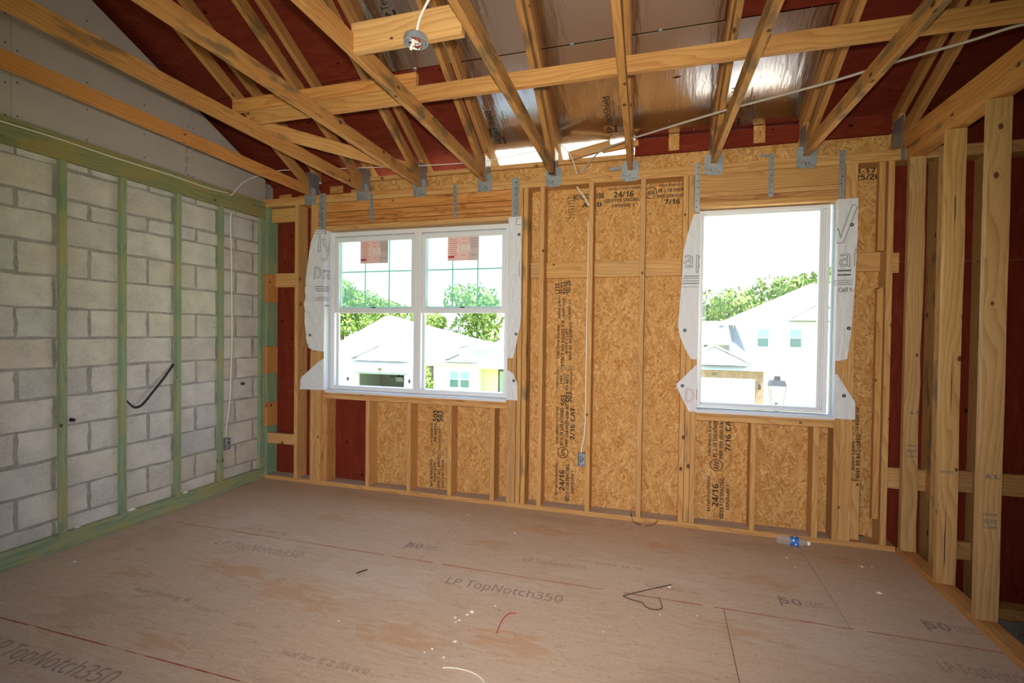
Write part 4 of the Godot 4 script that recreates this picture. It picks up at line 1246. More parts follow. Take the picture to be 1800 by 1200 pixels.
# ---------------------------------------------------------------- cables and small things
func cable(label: String, pts: Array, r: float, mat: Material, called := "cable") -> Node3D:
	var base: Vector3 = pts[0]
	var st := new_st()
	add_tube(st, pts.map(func(v): return v - base), r, 8, 6)
	var o := put(self, called, st.commit(), mat, Transform3D(Basis(), base))
	return tag(o, label, "cable" if called == "cable" else "wire")

func outlet_box(label: String, at: Vector3, turn: float, mat: Material) -> void:
	var t := thing("outlet_box", label, "electrical box", at)
	t.rotation.y = turn
	window_like(t, mat)

func window_like(t: Node3D, mat: Material) -> void:
	# open-fronted box facing local +z, 60 x 105 x 50 mm
	for q in [[Vector3(-0.031, -0.052, -0.05), Vector3(-0.027, 0.052, 0.0)], [Vector3(0.027, -0.052, -0.05), Vector3(0.031, 0.052, 0.0)], [Vector3(-0.027, -0.052, -0.05), Vector3(0.027, -0.048, 0.0)], [Vector3(-0.027, 0.048, -0.05), Vector3(0.027, 0.052, 0.0)], [Vector3(-0.027, -0.048, -0.05), Vector3(0.027, 0.048, -0.046)]]:
		board(t, "box_side", q[0], q[1], mat, 1, Color.WHITE, 0.001)
	for s in [-1.0, 1.0]:
		board(t, "ear", Vector3(-0.010, s * 0.044 - 0.005, -0.004), Vector3(0.010, s * 0.044 + 0.005, 0.002), mat, 1, Color.WHITE, 0.001)
	for k in 3:
		var pts := []
		for j in 8:
			pts.append(Vector3(0.016 * sin(j * 1.1 + k * 2.0), -0.03 + j * 0.008, -0.02 + 0.014 * cos(j * 0.9 + k)))
		tube(t, "wire", pts, 0.002, [M.cable, M.dark, M.copper][k], 6, 4)

func build_cables() -> void:
	cable("white cable lying along the green top board", [Vector3(0.004, 2.703, 3.2), Vector3(0.004, 2.704, 2.6), Vector3(0.004, 2.706, 2.09), Vector3(0.004, 2.712, 1.8), Vector3(0.004, 2.707, 1.44), Vector3(0.004, 2.712, 1.0), Vector3(0.004, 2.705, 0.7), Vector3(0.006, 2.716, 0.45)], 0.004, M.cable)
	cable("white cable curving up from the top board past the first joist", [Vector3(0.006, 2.70, 0.44), Vector3(0.012, 2.722, 0.41), Vector3(0.02, 2.78, 0.37), Vector3(0.03, 2.86, 0.30), Vector3(0.08, 2.94, 0.20), Vector3(0.26, 3.01, 0.10), Vector3(0.5, 3.0, 0.075)], 0.004, M.cable)
	cable("thin white cable strung along the eave between the truss heels", [Vector3(0.76, 2.985, 0.09), Vector3(1.16, 2.97, 0.075), Vector3(1.5, 2.952, 0.065), Vector3(1.76, 2.943, 0.062), Vector3(2.05, 2.935, 0.06), Vector3(2.32, 2.932, 0.06), Vector3(2.57, 2.955, 0.06), Vector3(2.84, 2.988, 0.055)], 0.0035, M.cable)
	cable("white cable arching down onto the top plate by the taped joist", [Vector3(2.945, 3.03, 0.0), Vector3(2.985, 3.015, 0.006), Vector3(3.036, 2.955, 0.008), Vector3(3.074, 2.88, 0.008), Vector3(3.098, 2.80, 0.007), Vector3(3.10, 2.777, 0.006)], 0.004, M.cable)
	cable("long grey-white cable sagging over the joists towards the stairwell", [Vector3(3.13, 2.78, 0.007), Vector3(3.19, 2.835, 0.03), Vector3(3.32, 2.885, 0.18), Vector3(3.53, 2.868, 0.39), Vector3(3.68, 2.868, 0.48), Vector3(4.15, 2.8715, 0.72), Vector3(4.62, 2.872, 0.925), Vector3(4.91, 2.872, 1.085), Vector3(5.14, 2.868, 1.205), Vector3(5.29, 2.8725, 1.283), Vector3(5.46, 2.8725, 1.30), Vector3(5.7, 2.868, 1.5), Vector3(6.2, 2.868, 2.0)], 0.0065, M.cable_grey)
	cable("white cable looping up from the round ceiling box", [Vector3(2.745, 2.776, 2.088), Vector3(2.757, 2.80, 2.094), Vector3(2.768, 2.835, 2.096), Vector3(2.79, 2.885, 2.092), Vector3(2.83, 2.95, 2.085), Vector3(2.875, 3.05, 2.03), Vector3(2.88, 3.3, 1.9)], 0.0055, M.cable)
	cable("short white cable end poking out at the top of a middle stud", [Vector3(3.102, 2.682, -0.015), Vector3(3.135, 2.635, -0.02), Vector3(3.17, 2.585, -0.03), Vector3(3.198, 2.53, -0.04)], 0.006, M.cable)
	cable("white cable running down the middle stud into the metal box", [Vector3(3.199, 2.40, -0.035), Vector3(3.200, 1.9, -0.03), Vector3(3.200, 1.55, -0.02), Vector3(3.198, 1.2, -0.02), Vector3(3.199, 0.95, -0.02), Vector3(3.198, 0.77, -0.02), Vector3(3.190, 0.64, -0.02), Vector3(3.172, 0.545, -0.02), Vector3(3.170, 0.51, -0.022)], 0.0055, M.cable)
	cable("white cable hanging down the block wall to the grey box", [Vector3(-0.012, 2.55, 0.405), Vector3(-0.024, 2.45, 0.40), Vector3(-0.027, 2.2, 0.385), Vector3(-0.027, 1.8, 0.38), Vector3(-0.027, 1.4, 0.375), Vector3(-0.027, 1.0, 0.39), Vector3(-0.027, 0.8, 0.40), Vector3(-0.027, 0.62, 0.43), Vector3(-0.026, 0.50, 0.44)], 0.0055, M.cable)
	cable("second pale cable slack beside the one on the block wall", [Vector3(-0.012, 2.53, 0.392), Vector3(-0.026, 2.2, 0.355), Vector3(-0.028, 1.7, 0.35), Vector3(-0.028, 1.2, 0.352), Vector3(-0.028, 0.8, 0.37), Vector3(-0.028, 0.50, 0.415)], 0.004, M.cable_grey)
	outlet_box("metal outlet box with loose wires on the middle stud of the plywood", Vector3(3.171, 0.452, -0.012), 0.0, M.zinc)
	outlet_box("grey outlet box with loose wires on the block wall", Vector3(-0.004, 0.435, 0.435), PI / 2, plain(rgb8(120, 126, 136), 0.5))
	# on the floor
	cable("bent dark wire lying on the floor right of the middle", [Vector3(3.871, 0.003, 0.97), Vector3(3.744, 0.004, 1.075), Vector3(3.625, 0.003, 1.175), Vector3(3.613, 0.003, 1.195), Vector3(3.65, 0.003, 1.215), Vector3(3.715, 0.003, 1.235), Vector3(3.735, 0.003, 1.27), Vector3(3.779, 0.003, 1.285), Vector3(3.82, 0.003, 1.25), Vector3(3.802, 0.004, 1.15)], 0.0022, M.dark, "wire")
	cable("red wire scrap lying on the floor in front", [Vector3(3.04, 0.003, 1.75), Vector3(3.033, 0.003, 1.664), Vector3(3.037, 0.004, 1.60), Vector3(3.055, 0.006, 1.565), Vector3(3.085, 0.003, 1.552)], 0.0025, M.red_wire, "wire")
	cable("pale wire lying on the floor nearest the viewer", [Vector3(2.896, 0.003, 2.066), Vector3(2.953, 0.003, 2.052), Vector3(3.032, 0.003, 2.056), Vector3(3.09, 0.003, 2.085), Vector3(3.12, 0.003, 2.13)], 0.0025, M.cable, "wire")
	cable("copper wire curled against the bottom plate of the window wall", [Vector3(3.577, 0.072, 0.012), Vector3(3.583, 0.045, 0.03), Vector3(3.605, 0.012, 0.045), Vector3(3.665, 0.005, 0.065), Vector3(3.73, 0.007, 0.055), Vector3(3.775, 0.035, 0.035), Vector3(3.788, 0.07, 0.02), Vector3(3.788, 0.10, 0.012)], 0.004, M.copper, "wire")
	tag(tube(self, "steel_pin", [Vector3(2.030, 0.004, 1.432), Vector3(2.05, 0.004, 1.40), Vector3(2.066, 0.004, 1.372)], 0.0038, M.dark), "short dark metal pin lying on the floor left of the middle", "pin")
	# black bent hook and two black plugs in the block wall
	var hk := thing("bent_strap", "black bent strap sticking out of the block wall", "strap", Vector3(-0.037, 0.9, 1.3))
	var rel := [Vector3(0.0, 0.05, 0.03), Vector3(0.02, 0.0, 0.0), Vector3(0.035, -0.018, -0.025), Vector3(0.04, 0.0, -0.07), Vector3(0.035, 0.08, -0.15), Vector3(0.025, 0.17, -0.24), Vector3(0.012, 0.25, -0.315), Vector3(0.0, 0.29, -0.355)]
	var st := new_st()
	for e in [0.0, 0.007]:
		add_tube(st, rel.map(func(v): return v + Vector3(0, e, e * 0.6)), 0.006, 6, 5)
	put(hk, "strip", st.commit(), M.black_rubber)
	put(hk, "anchor", lathe([Vector2(0.0, 0.004), Vector2(0.012, 0.003), Vector2(0.012, 0.0)], 10), M.black_rubber, Transform3D(Basis(Vector3.FORWARD, PI / 2), Vector3(0.0, 0.29, -0.355)))
	for q in [[Vector3(-0.037, 0.97, 0.25), "black plug in the block wall near the corner"], [Vector3(-0.037, 0.856, 1.69), "black plug in the block wall beside the first green strip"]]:
		var pg := put(self, "wall_plug", lathe([Vector2(0.0, 0.034), Vector2(0.008, 0.033), Vector2(0.012, 0.026), Vector2(0.011, 0.012), Vector2(0.014, 0.008), Vector2(0.014, 0.0)], 12), M.black_rubber, Transform3D(Basis(Vector3.FORWARD, PI / 2), q[0]))
		tag(pg, q[1], "plug")

func build_bottle() -> void:
	var t := thing("water_bottle", "clear crumpled plastic water bottle with blue label lying by the window wall", "bottle", Vector3(4.70, 0.033, 0.105))
	t.rotation = Vector3(0, -0.12, -PI / 2)
	var pet := StandardMaterial3D.new()
	pet.transparency = BaseMaterial3D.TRANSPARENCY_ALPHA
	pet.albedo_color = Color(0.93, 0.95, 0.97, 0.14)
	pet.roughness = 0.06
	var prof := [Vector2(0.0, -0.098), Vector2(0.022, -0.102), Vector2(0.030, -0.096)]
	for k in 14:
		var y := -0.09 + k * 0.0085
		prof.append(Vector2(0.0325 if k % 2 == 0 else 0.0295, y))
	prof.append_array([Vector2(0.032, 0.035), Vector2(0.029, 0.055), Vector2(0.020, 0.075), Vector2(0.0135, 0.088), Vector2(0.0125, 0.096)])
	put(t, "bottle_body", lathe(prof, 20), pet)
	var band := put(t, "wrapper", lathe([Vector2(0.0332, -0.012), Vector2(0.0337, 0.0), Vector2(0.0334, 0.03), Vector2(0.0330, 0.038)], 20), plain(rgb8(40, 104, 190), 0.35))
	for k in 7:
		var a := k * 0.9 + 0.3
		var n := Vector3(cos(a), 0, sin(a))
		put(band, "wrapper_print", lathe([Vector2(0.0, 0.0012), Vector2(0.006, 0.0006), Vector2(0.0075, -0.0008)], 8), plain(rgb8(222, 232, 244), 0.4), Transform3D(Basis(Vector3.UP.cross(n), n, Vector3.UP), n * 0.0334 + Vector3(0, 0.012 + 0.009 * sin(k * 2.1), 0)))
	put(t, "cap", lathe([Vector2(0.0, 0.110), Vector2(0.0135, 0.109), Vector2(0.0145, 0.106), Vector2(0.0145, 0.094), Vector2(0.013, 0.093)], 18), plain(rgb8(230, 234, 240), 0.4))

func build_crumbs() -> void:
	var spots := [[2.771, 0.526, 0.016, "by the plate under the plywood"], [2.301, 0.291, 0.014, ""], [2.791, 1.683, 0.012, ""], [2.855, 1.606, 0.022, ""], [2.872, 1.871, 0.014, ""], [2.823, 1.700, 0.012, ""], [4.617, 0.338, 0.012, ""], [4.637, 0.478, 0.011, ""], [5.053, 0.331, 0.018, ""], [5.117, 0.310, 0.010, ""], [5.024, 0.686, 0.022, ""], [3.860, 1.00, 0.016, ""], [3.092, 0.313, 0.012, ""], [1.891, 0.685, 0.010, ""], [0.495, 0.624, 0.010, ""], [0.253, 1.856, 0.016, ""], [2.238, 1.897, 0.010, ""], [2.952, 1.515, 0.010, ""], [3.809, 1.321, 0.010, ""], [3.997, 1.271, 0.009, ""], [2.879, 0.264, 0.010, ""], [3.54, 1.57, 0.008, ""], [2.793, 1.956, 0.011, ""], [2.87, 1.996, 0.010, ""], [2.84, 1.64, 0.014, ""], [2.81, 1.72, 0.010, ""], [2.77, 1.99, 0.008, ""]]
	var white := plain(rgb8(228, 222, 214), 0.95)
	var k := 0
	for s in spots:
		var st := new_st()
		var n := 7
		var top := []
		for j in n:
			var a := TAU * j / n
			var r: float = s[2] * rng.randf_range(0.45, 1.0)
			top.append(Vector3(cos(a) * r, 0.0, sin(a) * r * 0.7))
		var hgt: float = s[2] * 0.35
		for j in n:
			face(st, [Vector3(0, hgt, 0), top[(j + 1) % n], top[j]])
		var o := put(self, "plaster_crumb", st.commit(), white, Transform3D(Basis(Vector3.UP, rng.randf() * TAU), Vector3(s[0], 0.0004, s[1])))
		tag(o, "tiny white plaster crumb on the brown subfloor", "crumb", "white plaster crumbs scattered on the floor")
		k += 1
	for q in [[-0.01, 0.113, 0.86, 0.03], [-0.012, 0.113, 1.30, 0.035], [-0.02, 0.113, 1.66, 0.022]]:
		var st := new_st()
		for j in 9:
			var a := TAU * j / 9
			var b := TAU * (j + 1) / 9
			face(st, [Vector3(0, q[3] * 0.5, 0), Vector3(cos(b) * q[3] * 0.35, 0, sin(b) * q[3] * (0.8 + 0.4 * sin(j * 2.0))), Vector3(cos(a) * q[3] * 0.35, 0, sin(a) * q[3] * (0.8 + 0.4 * sin(j * 2.0 - 2.0)))])
		var o := put(self, "plaster_lump", st.commit(), white, Transform3D(Basis(), Vector3(q[0], q[1], q[2])))
		tag(o, "white plaster lump on the green base board at a strip foot", "plaster", "plaster lumps on the base board")

# ---------------------------------------------------------------- outdoors
func crown_mesh(s: int, blobs: Array, leaves: int, size: float) -> ArrayMesh:
	var r := RandomNumberGenerator.new()
	r.seed = s
	var st := new_st()
	var total := 0.0
	for b in blobs:
		total += b[1] * b[1]
	for b in blobs:
		for i in int(leaves * b[1] * b[1] / total):
			var n := Vector3(r.randfn(), r.randfn(), r.randfn()).normalized()
			var p: Vector3 = b[0] + Vector3(n.x, n.y * 0.8, n.z) * b[1] * r.randf_range(0.72, 1.05)
			var m := (n + Vector3(r.randfn(), r.randfn(), r.randfn()) * 0.5).normalized()
			var u := m.cross(Vector3(r.randfn(), r.randfn(), r.randfn())).normalized()
			var v := m.cross(u)
			var h := size * r.randf_range(0.5, 1.2)
			var g := r.randf_range(0.55, 1.25)
			var tint := Color(g * r.randf_range(0.85, 1.2), g, g * r.randf_range(0.7, 1.1))
			tri(st, [p - u * h, p - v * h * 0.5, p + u * h], m, [Vector2.ZERO, Vector2.ZERO, Vector2.ZERO], tint)
			tri(st, [p - u * h, p + u * h, p + v * h * 0.5], m, [Vector2.ZERO, Vector2.ZERO, Vector2.ZERO], tint)
	return st.commit()

func solid(pts: Array, faces: Array, tint := Color.WHITE) -> ArrayMesh:
	var st := new_st()
	var mid := Vector3.ZERO
	for p in pts:
		mid += p
	mid /= pts.size()
	for f in faces:
		var q: Array = f.map(func(i): return pts[i])
		var n: Vector3 = (q[2] - q[0]).cross(q[1] - q[0])
		if n.dot(q[0] - mid) < 0:
			q.reverse()
		face(st, q, tint, 0.5)
	return st.commit()

func hip(parent: Node3D, called: String, x0: float, x1: float, z0: float, z1: float, y: float, ra: Vector3, rb: Vector3, mat: Material) -> void:
	put(parent, called, solid([Vector3(x0, y, z1), Vector3(x1, y, z1), Vector3(x1, y, z0), Vector3(x0, y, z0), ra, rb], [[0, 1, 5, 4], [1, 2, 5], [2, 3, 4, 5], [3, 0, 4], [0, 3, 2, 1]]), mat)

func gable(parent: Node3D, x0: float, x1: float, y: float, top: float, zf: float, zb: float, wall: Material, roof: Material) -> void:
	var xm := (x0 + x1) / 2
	put(parent, "gable", prism([Vector2(x0 + 0.25, y), Vector2(x1 - 0.25, y), Vector2(xm, top - 0.12)], 0.2), wall, Transform3D(Basis(), Vector3(0, 0, zf - 0.55)))
	for s in [[x0, xm], [x1, xm]]:
		var t := 0.14
		put(parent, "gable_roof", solid([Vector3(s[0], y - 0.05, zf), Vector3(s[1], top, zf), Vector3(s[1], top, zb), Vector3(s[0], y - 0.05, zb), Vector3(s[0], y - 0.05 + t, zf), Vector3(s[1], top + t, zf), Vector3(s[1], top + t, zb), Vector3(s[0], y - 0.05 + t, zb)], [[0, 1, 2, 3], [4, 5, 6, 7], [0, 1, 5, 4], [3, 2, 6, 7], [0, 3, 7, 4]]), roof)
	board(parent, "pent_roof", Vector3(x0, y - 0.14, zf - 0.9), Vector3(x1, y - 0.02, zf + 0.05), roof, 0, Color.WHITE, 0.0)

func house_window(parent: Node3D, x0: float, x1: float, y0: float, y1: float, z: float) -> void:
	var f := Node3D.new()
	f.name = "house_window"
	parent.add_child(f, true)
	f.position = Vector3((x0 + x1) / 2, y0, z)
	var w := (x1 - x0) / 2
	var h := y1 - y0
	for q in [[Vector3(-w - 0.08, -0.08, 0), Vector3(-w, h + 0.08, 0.06)], [Vector3(w, -0.08, 0), Vector3(w + 0.08, h + 0.08, 0.06)], [Vector3(-w, -0.08, 0), Vector3(w, 0, 0.06)], [Vector3(-w, h, 0), Vector3(w, h + 0.08, 0.06)], [Vector3(-w, h * 0.48, 0), Vector3(w, h * 0.54, 0.05)]]:
		board(f, "window_frame", q[0], q[1], M.white_vinyl, 1, Color.WHITE, 0.0)
	board(f, "pane", Vector3(-w, h * 0.54, 0.005), Vector3(w, h, 0.02), plain(rgb8(150, 186, 182), 0.1), 1, Color.WHITE, 0.0)
	board(f, "pane", Vector3(-w, 0, 0.005), Vector3(w, h * 0.48, 0.02), plain(rgb8(96, 124, 126), 0.1), 1, Color.WHITE, 0.0)

func carriage_light(parent: Node3D, at: Vector3) -> void:
	var n := put(parent, "wall_lantern", lathe([Vector2(0.0, 0.0), Vector2(0.09, 0.04), Vector2(0.11, 0.30), Vector2(0.14, 0.32), Vector2(0.03, 0.42), Vector2(0.0, 0.44)], 6), plain(rgb8(40, 40, 42), 0.5), Transform3D(Basis(), at))
	board(n, "bracket", Vector3(-0.04, 0.1, -0.16), Vector3(0.04, 0.3, -0.10), plain(rgb8(40, 40, 42), 0.5), 1, Color.WHITE, 0.0)

func build_outdoors() -> void:
	var g := setting("ground")
	var lawn := plain(rgb8(112, 132, 66), 0.95)
	var pave := plain(rgb8(186, 182, 174), 0.9)
	var st := new_st()
	face(st, [Vector3(-90, -3.3, 60), Vector3(90, -3.3, 60), Vector3(90, -3.3, -8), Vector3(-90, -3.3, -8)])
	face(st, [Vector3(-90, -3.3, -8), Vector3(90, -3.3, -8), Vector3(90, -5.2, -34), Vector3(-90, -5.2, -34)])
	face(st, [Vector3(-90, -5.2, -34), Vector3(90, -5.2, -34), Vector3(90, -4.4, -120), Vector3(-90, -4.4, -120)])
	put(g, "lawn", st.commit(), lawn)
	board(g, "street", Vector3(-90, -5.3, -33), Vector3(90, -5.15, -24), plain(rgb8(120, 118, 116), 0.9), 0, Color.WHITE, 0.0)
	board(g, "driveway", Vector3(-27.4, -5.3, -41.9), Vector3(-21.3, -5.17, -33), pave, 0, Color.WHITE, 0.0)
	board(g, "driveway", Vector3(5.4, -5.3, -41.9), Vector3(11.2, -5.17, -33), pave, 0, Color.WHITE, 0.0)
	board(g, "front_walk", Vector3(-2, -3.32, -8), Vector3(8, -3.26, -0.6), pave, 0, Color.WHITE, 0.0)
	board(g, "patio", Vector3(-4, -3.32, 8.2), Vector3(10, -3.26, 16), pave, 0, Color.WHITE, 0.0)
	var cream := plain(rgb8(232, 224, 206), 0.9)
	var white := plain(rgb8(236, 236, 234), 0.85)
	var roof := plain(rgb8(216, 218, 224), 0.9)
	var roof_shade := plain(rgb8(112, 120, 138), 0.9)  # dark roof tone: the shade on the steep left-facing side is painted in
	var stone := textured(mottled(131, 256, 2.0, [rgb8(160, 124, 102), rgb8(128, 98, 80), rgb8(186, 156, 134)], 1.6, 9.0, Vector2(0.5, 1.6)), 0.9)
	# house across the street on the left: garage wing, bedroom wing and entry under hip roofs
	var h := thing("house", "single-storey white house with an open garage, beyond the double window", "house", Vector3(-20.0, -5.2, -50.0))
	var zf := -42.0
	var H := func(v: Vector3) -> Vector3: return v - Vector3(-20.0, -5.2, -50.0)
	board(h, "wall", H.call(Vector3(-29.0, -5.2, zf - 0.3)), H.call(Vector3(-27.1, -1.95, zf)), white, 1, Color.WHITE, 0.0)
	board(h, "wall", H.call(Vector3(-21.65, -5.2, zf - 0.3)), H.call(Vector3(-20.4, -1.95, zf)), white, 1, Color.WHITE, 0.0)
	board(h, "wall", H.call(Vector3(-27.1, -2.85, zf - 0.3)), H.call(Vector3(-21.65, -1.95, zf)), white, 1, Color.WHITE, 0.0)
	board(h, "wall", H.call(Vector3(-29.0, -5.2, -49.0)), H.call(Vector3(-28.8, -1.95, zf - 0.3)), white, 1, Color.WHITE, 0.0)
	board(h, "wall", H.call(Vector3(-20.6, -5.2, -49.0)), H.call(Vector3(-20.4, -1.95, zf - 0.3)), white, 1, Color.WHITE, 0.0)
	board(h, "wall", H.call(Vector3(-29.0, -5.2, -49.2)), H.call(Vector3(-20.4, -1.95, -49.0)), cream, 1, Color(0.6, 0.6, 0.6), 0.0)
	board(h, "garage_lintel", H.call(Vector3(-27.35, -2.92, zf)), H.call(Vector3(-21.4, -2.72, zf + 0.12)), plain(rgb8(150, 150, 152), 0.8), 0, Color.WHITE, 0.0)
	board(h, "shelf_unit", H.call(Vector3(-24.0, -5.2, -48.8)), H.call(Vector3(-22.6, -3.2, -48.3)), plain(rgb8(70, 80, 104), 0.8), 1, Color.WHITE, 0.0)
	board(h, "storage_bin", H.call(Vector3(-25.6, -4.2, -48.0)), H.call(Vector3(-24.7, -3.7, -47.2)), plain(rgb8(210, 212, 214), 0.7), 1, Color.WHITE, 0.0)
	board(h, "storage_bin", H.call(Vector3(-26.6, -3.8, -48.4)), H.call(Vector3(-25.7, -3.1, -47.7)), plain(rgb8(126, 118, 110), 0.7), 1, Color.WHITE, 0.0)
	beam(h, "ladder", H.call(Vector3(-24.9, -5.2, -46.8)), H.call(Vector3(-24.2, -3.0, -47.4)), 0.08, 0.06, plain(rgb8(150, 160, 176), 0.5), Color.WHITE)
	beam(h, "ladder", H.call(Vector3(-24.5, -5.2, -46.8)), H.call(Vector3(-23.95, -3.0, -47.4)), 0.08, 0.06, plain(rgb8(150, 160, 176), 0.5), Color.WHITE)
	board(h, "eave_trim", H.call(Vector3(-29.4, -2.06, zf - 0.2)), H.call(Vector3(-20.0, -1.93, zf + 0.45)), white, 0, Color.WHITE, 0.0)
	hip(h, "garage_roof", -9.5, 0.1, -0.5, 8.55, 3.28, Vector3(-5.0, 6.4, -0.4), Vector3(-4.5, 6.4, -0.4), roof)
	gable(h, -27.9 + 20, -21.1 + 20, -1.36 + 5.2, 0.12 + 5.2, zf + 50 + 0.5, zf + 50 - 3.0, white, roof)
	for x in [-28.25, -21.0]:
		carriage_light(h, H.call(Vector3(x, -3.75, zf + 0.16)))
	put(h, "house_plaque", lathe([Vector2(0.0, 0.03), Vector2(0.24, 0.03), Vector2(0.26, 0.0)], 16), plain(rgb8(120, 112, 90), 0.8), Transform3D(Basis(Vector3.RIGHT, PI / 2) * Basis.from_scale(Vector3(1, 1, 0.6)), H.call(Vector3(-24.5, -2.43, zf))))
	house_window(h, -29.9 + 20, -29.25 + 20, 1.2, 2.7, zf + 50 - 2.0)
	board(h, "wall", H.call(Vector3(-33.0, -5.2, -58.0)), H.call(Vector3(-29.05, -1.95, zf - 2.05)), cream, 1, Color.WHITE, 0.0)
	hip(h, "main_roof", -15.0, 11.0, -9.0, 6.5, 3.25, Vector3(-9.6, 8.6, -1.5), Vector3(-8.4, 8.6, -1.5), roof)
	for x in [-19.8, -18.9, -18.0]:
		put(h, "roof_vent", solid([Vector3(-0.3, 0, 0), Vector3(0.3, 0, 0), Vector3(0.3, 0, -0.5), Vector3(-0.3, 0, -0.5), Vector3(-0.3, 0.18, -0.1), Vector3(0.3, 0.18, -0.1), Vector3(0.3, 0.22, -0.5), Vector3(-0.3, 0.22, -0.5)], [[0, 1, 2, 3], [4, 5, 6, 7], [0, 1, 5, 4], [1, 2, 6, 5], [3, 0, 4, 7]]), plain(rgb8(70, 72, 78), 0.7), Transform3D(Basis(), Vector3(x + 20.0 - 0.3, 6.95 - (x + 19.8) * 0.06, 1.4)))
	# bedroom wing with twin windows
	board(h, "wall", H.call(Vector3(-18.6, -5.2, -50.0)), H.call(Vector3(-13.7, -1.6, zf - 0.5)), cream, 1, Color.WHITE, 0.0)
	board(h, "eave_trim", H.call(Vector3(-18.9, -1.7, zf - 0.6)), H.call(Vector3(-13.4, -1.55, zf - 0.1)), white, 0, Color.WHITE, 0.0)
	house_window(h, -16.75 + 20, -15.85 + 20, -3.96 + 5.2, -2.40 + 5.2, zf + 50 - 0.5)
	house_window(h, -15.62 + 20, -14.72 + 20, -3.96 + 5.2, -2.40 + 5.2, zf + 50 - 0.5)
	hip(h, "wing_roof", 1.2, 6.6, -2.0, 8.0, 3.65, Vector3(3.9, 5.2, 1.0), Vector3(4.0, 5.2, 1.0), roof)
	gable(h, -17.3 + 20, -14.0 + 20, -1.27 + 5.2, -0.62 + 5.2, zf + 50 + 0.2, zf + 50 - 2.0, white, roof)
	# entry and far roof
	board(h, "wall", H.call(Vector3(-13.7, -5.2, -50.0)), H.call(Vector3(-9.0, -1.4, zf - 2.0)), cream, 1, Color(1.0, 0.94, 0.82), 0.0)
	board(h, "wall", H.call(Vector3(-11.0, -5.2, -44.0)), H.call(Vector3(-9.0, -1.4, zf - 0.4)), white, 1, Color.WHITE, 0.0)
	board(h, "entry_beam", H.call(Vector3(-13.7, -2.0, -43.9)), H.call(Vector3(-9.0, -1.35, zf - 0.35)), white, 0, Color.WHITE, 0.0)
	var door := board(h, "front_door", H.call(Vector3(-12.15, -5.1, zf - 2.0)), H.call(Vector3(-11.1, -2.15, zf - 1.9)), plain(rgb8(70, 76, 80), 0.6), 1, Color.WHITE, 0.0)
	board(door, "pane", Vector3(-0.36, -1.2, 0.03), Vector3(0.36, 1.3, 0.06), plain(rgb8(170, 178, 170), 0.15), 1, Color.WHITE, 0.0)
	hip(h, "entry_roof", 3.4, 13.0, -4.0, 7.9, 3.8, Vector3(6.9, 6.05, 2.0), Vector3(12.0, 6.05, 2.0), roof)
	gable(h, -16.2 + 20, -11.6 + 20, -0.05 + 5.2, 0.55 + 5.2, zf + 50 - 0.6, zf + 50 - 3.5, white, roof)
	# two-storey house on the right
	var c := thing("house", "two-storey white house with stone garage front, beyond the single window", "house", Vector3(10.0, -5.2, -50.0))
	var C := func(v: Vector3) -> Vector3: return v - Vector3(10.0, -5.2, -50.0)
	board(c, "wall", C.call(Vector3(9.3, -5.2, -56.0)), C.call(Vector3(24.0, 2.55, zf)), white, 1, Color.WHITE, 0.0)
	board(c, "fascia", C.call(Vector3(8.9, 2.5, -56.0)), C.call(Vector3(24.5, 2.66, zf + 0.45)), white, 0, Color.WHITE, 0.0)
	for x in [11.2, 13.62]:
		house_window(c, x - 10.0, x - 10.0 + 0.82, 0.65 + 5.2, 2.1 + 5.2, zf + 50.0)
	hip(c, "main_roof", -1.2, 15.0, -8.0, 8.5, 7.8, Vector3(6.6, 11.6, 1.5), Vector3(10.0, 11.6, 1.5), roof)
	hip(c, "side_roof", -14.0, 3.0, -7.0, 6.0, 5.9, Vector3(-4.0, 8.2, -1.5), Vector3(1.0, 8.2, -1.5), roof)
	put(c, "porch_roof", solid([C.call(Vector3(8.95, 2.42, zf - 0.4)), C.call(Vector3(9.45, 2.42, zf + 0.1)), C.call(Vector3(10.3, 0.2, zf + 0.1)), C.call(Vector3(9.35, 0.2, zf + 0.3)), C.call(Vector3(9.1, 2.3, zf - 1.0)), C.call(Vector3(9.6, 0.1, zf - 1.0))], [[0, 1, 2, 3], [0, 4, 1], [3, 2, 5], [0, 3, 5, 4], [1, 4, 5, 2]]), roof_shade)
	gable(c, 12.5 - 10.0 + 0.9, 17.9 - 10.0, 2.95 + 5.2, 4.3 + 5.2, zf + 50 + 0.9, zf + 50 - 3.0, white, roof)
	board(c, "wall", C.call(Vector3(4.5, -5.2, -48.0)), C.call(Vector3(11.6, -1.4, zf + 0.4)), white, 1, Color.WHITE, 0.0)
	board(c, "stone_band", C.call(Vector3(4.5, -2.03, zf + 0.4)), C.call(Vector3(11.62, -1.42, zf + 0.5)), stone, 0, Color.WHITE, 0.0, Vector2(0.5, 0.5))
	board(c, "stone_pier", C.call(Vector3(11.02, -5.2, zf + 0.4)), C.call(Vector3(11.64, -2.03, zf + 0.52)), stone, 1, Color.WHITE, 0.0, Vector2(0.5, 0.5))
	board(c, "garage_door", C.call(Vector3(5.6, -5.2, zf + 0.40)), C.call(Vector3(10.8, -2.08, zf + 0.44)), white, 0, Color.WHITE, 0.0)
	put(c, "house_plaque", lathe([Vector2(0.0, 0.03), Vector2(0.22, 0.03), Vector2(0.24, 0.0)], 16), plain(rgb8(110, 98, 70), 0.8), Transform3D(Basis(Vector3.RIGHT, PI / 2) * Basis.from_scale(Vector3(1, 1, 0.6)), C.call(Vector3(7.85, -1.72, zf + 0.5))))
	hip(c, "garage_roof", -6.2, 2.0, 1.0, 9.0, 3.85, Vector3(-2.2, 5.6, 4.0), Vector3(-2.0, 5.6, 4.0), roof)
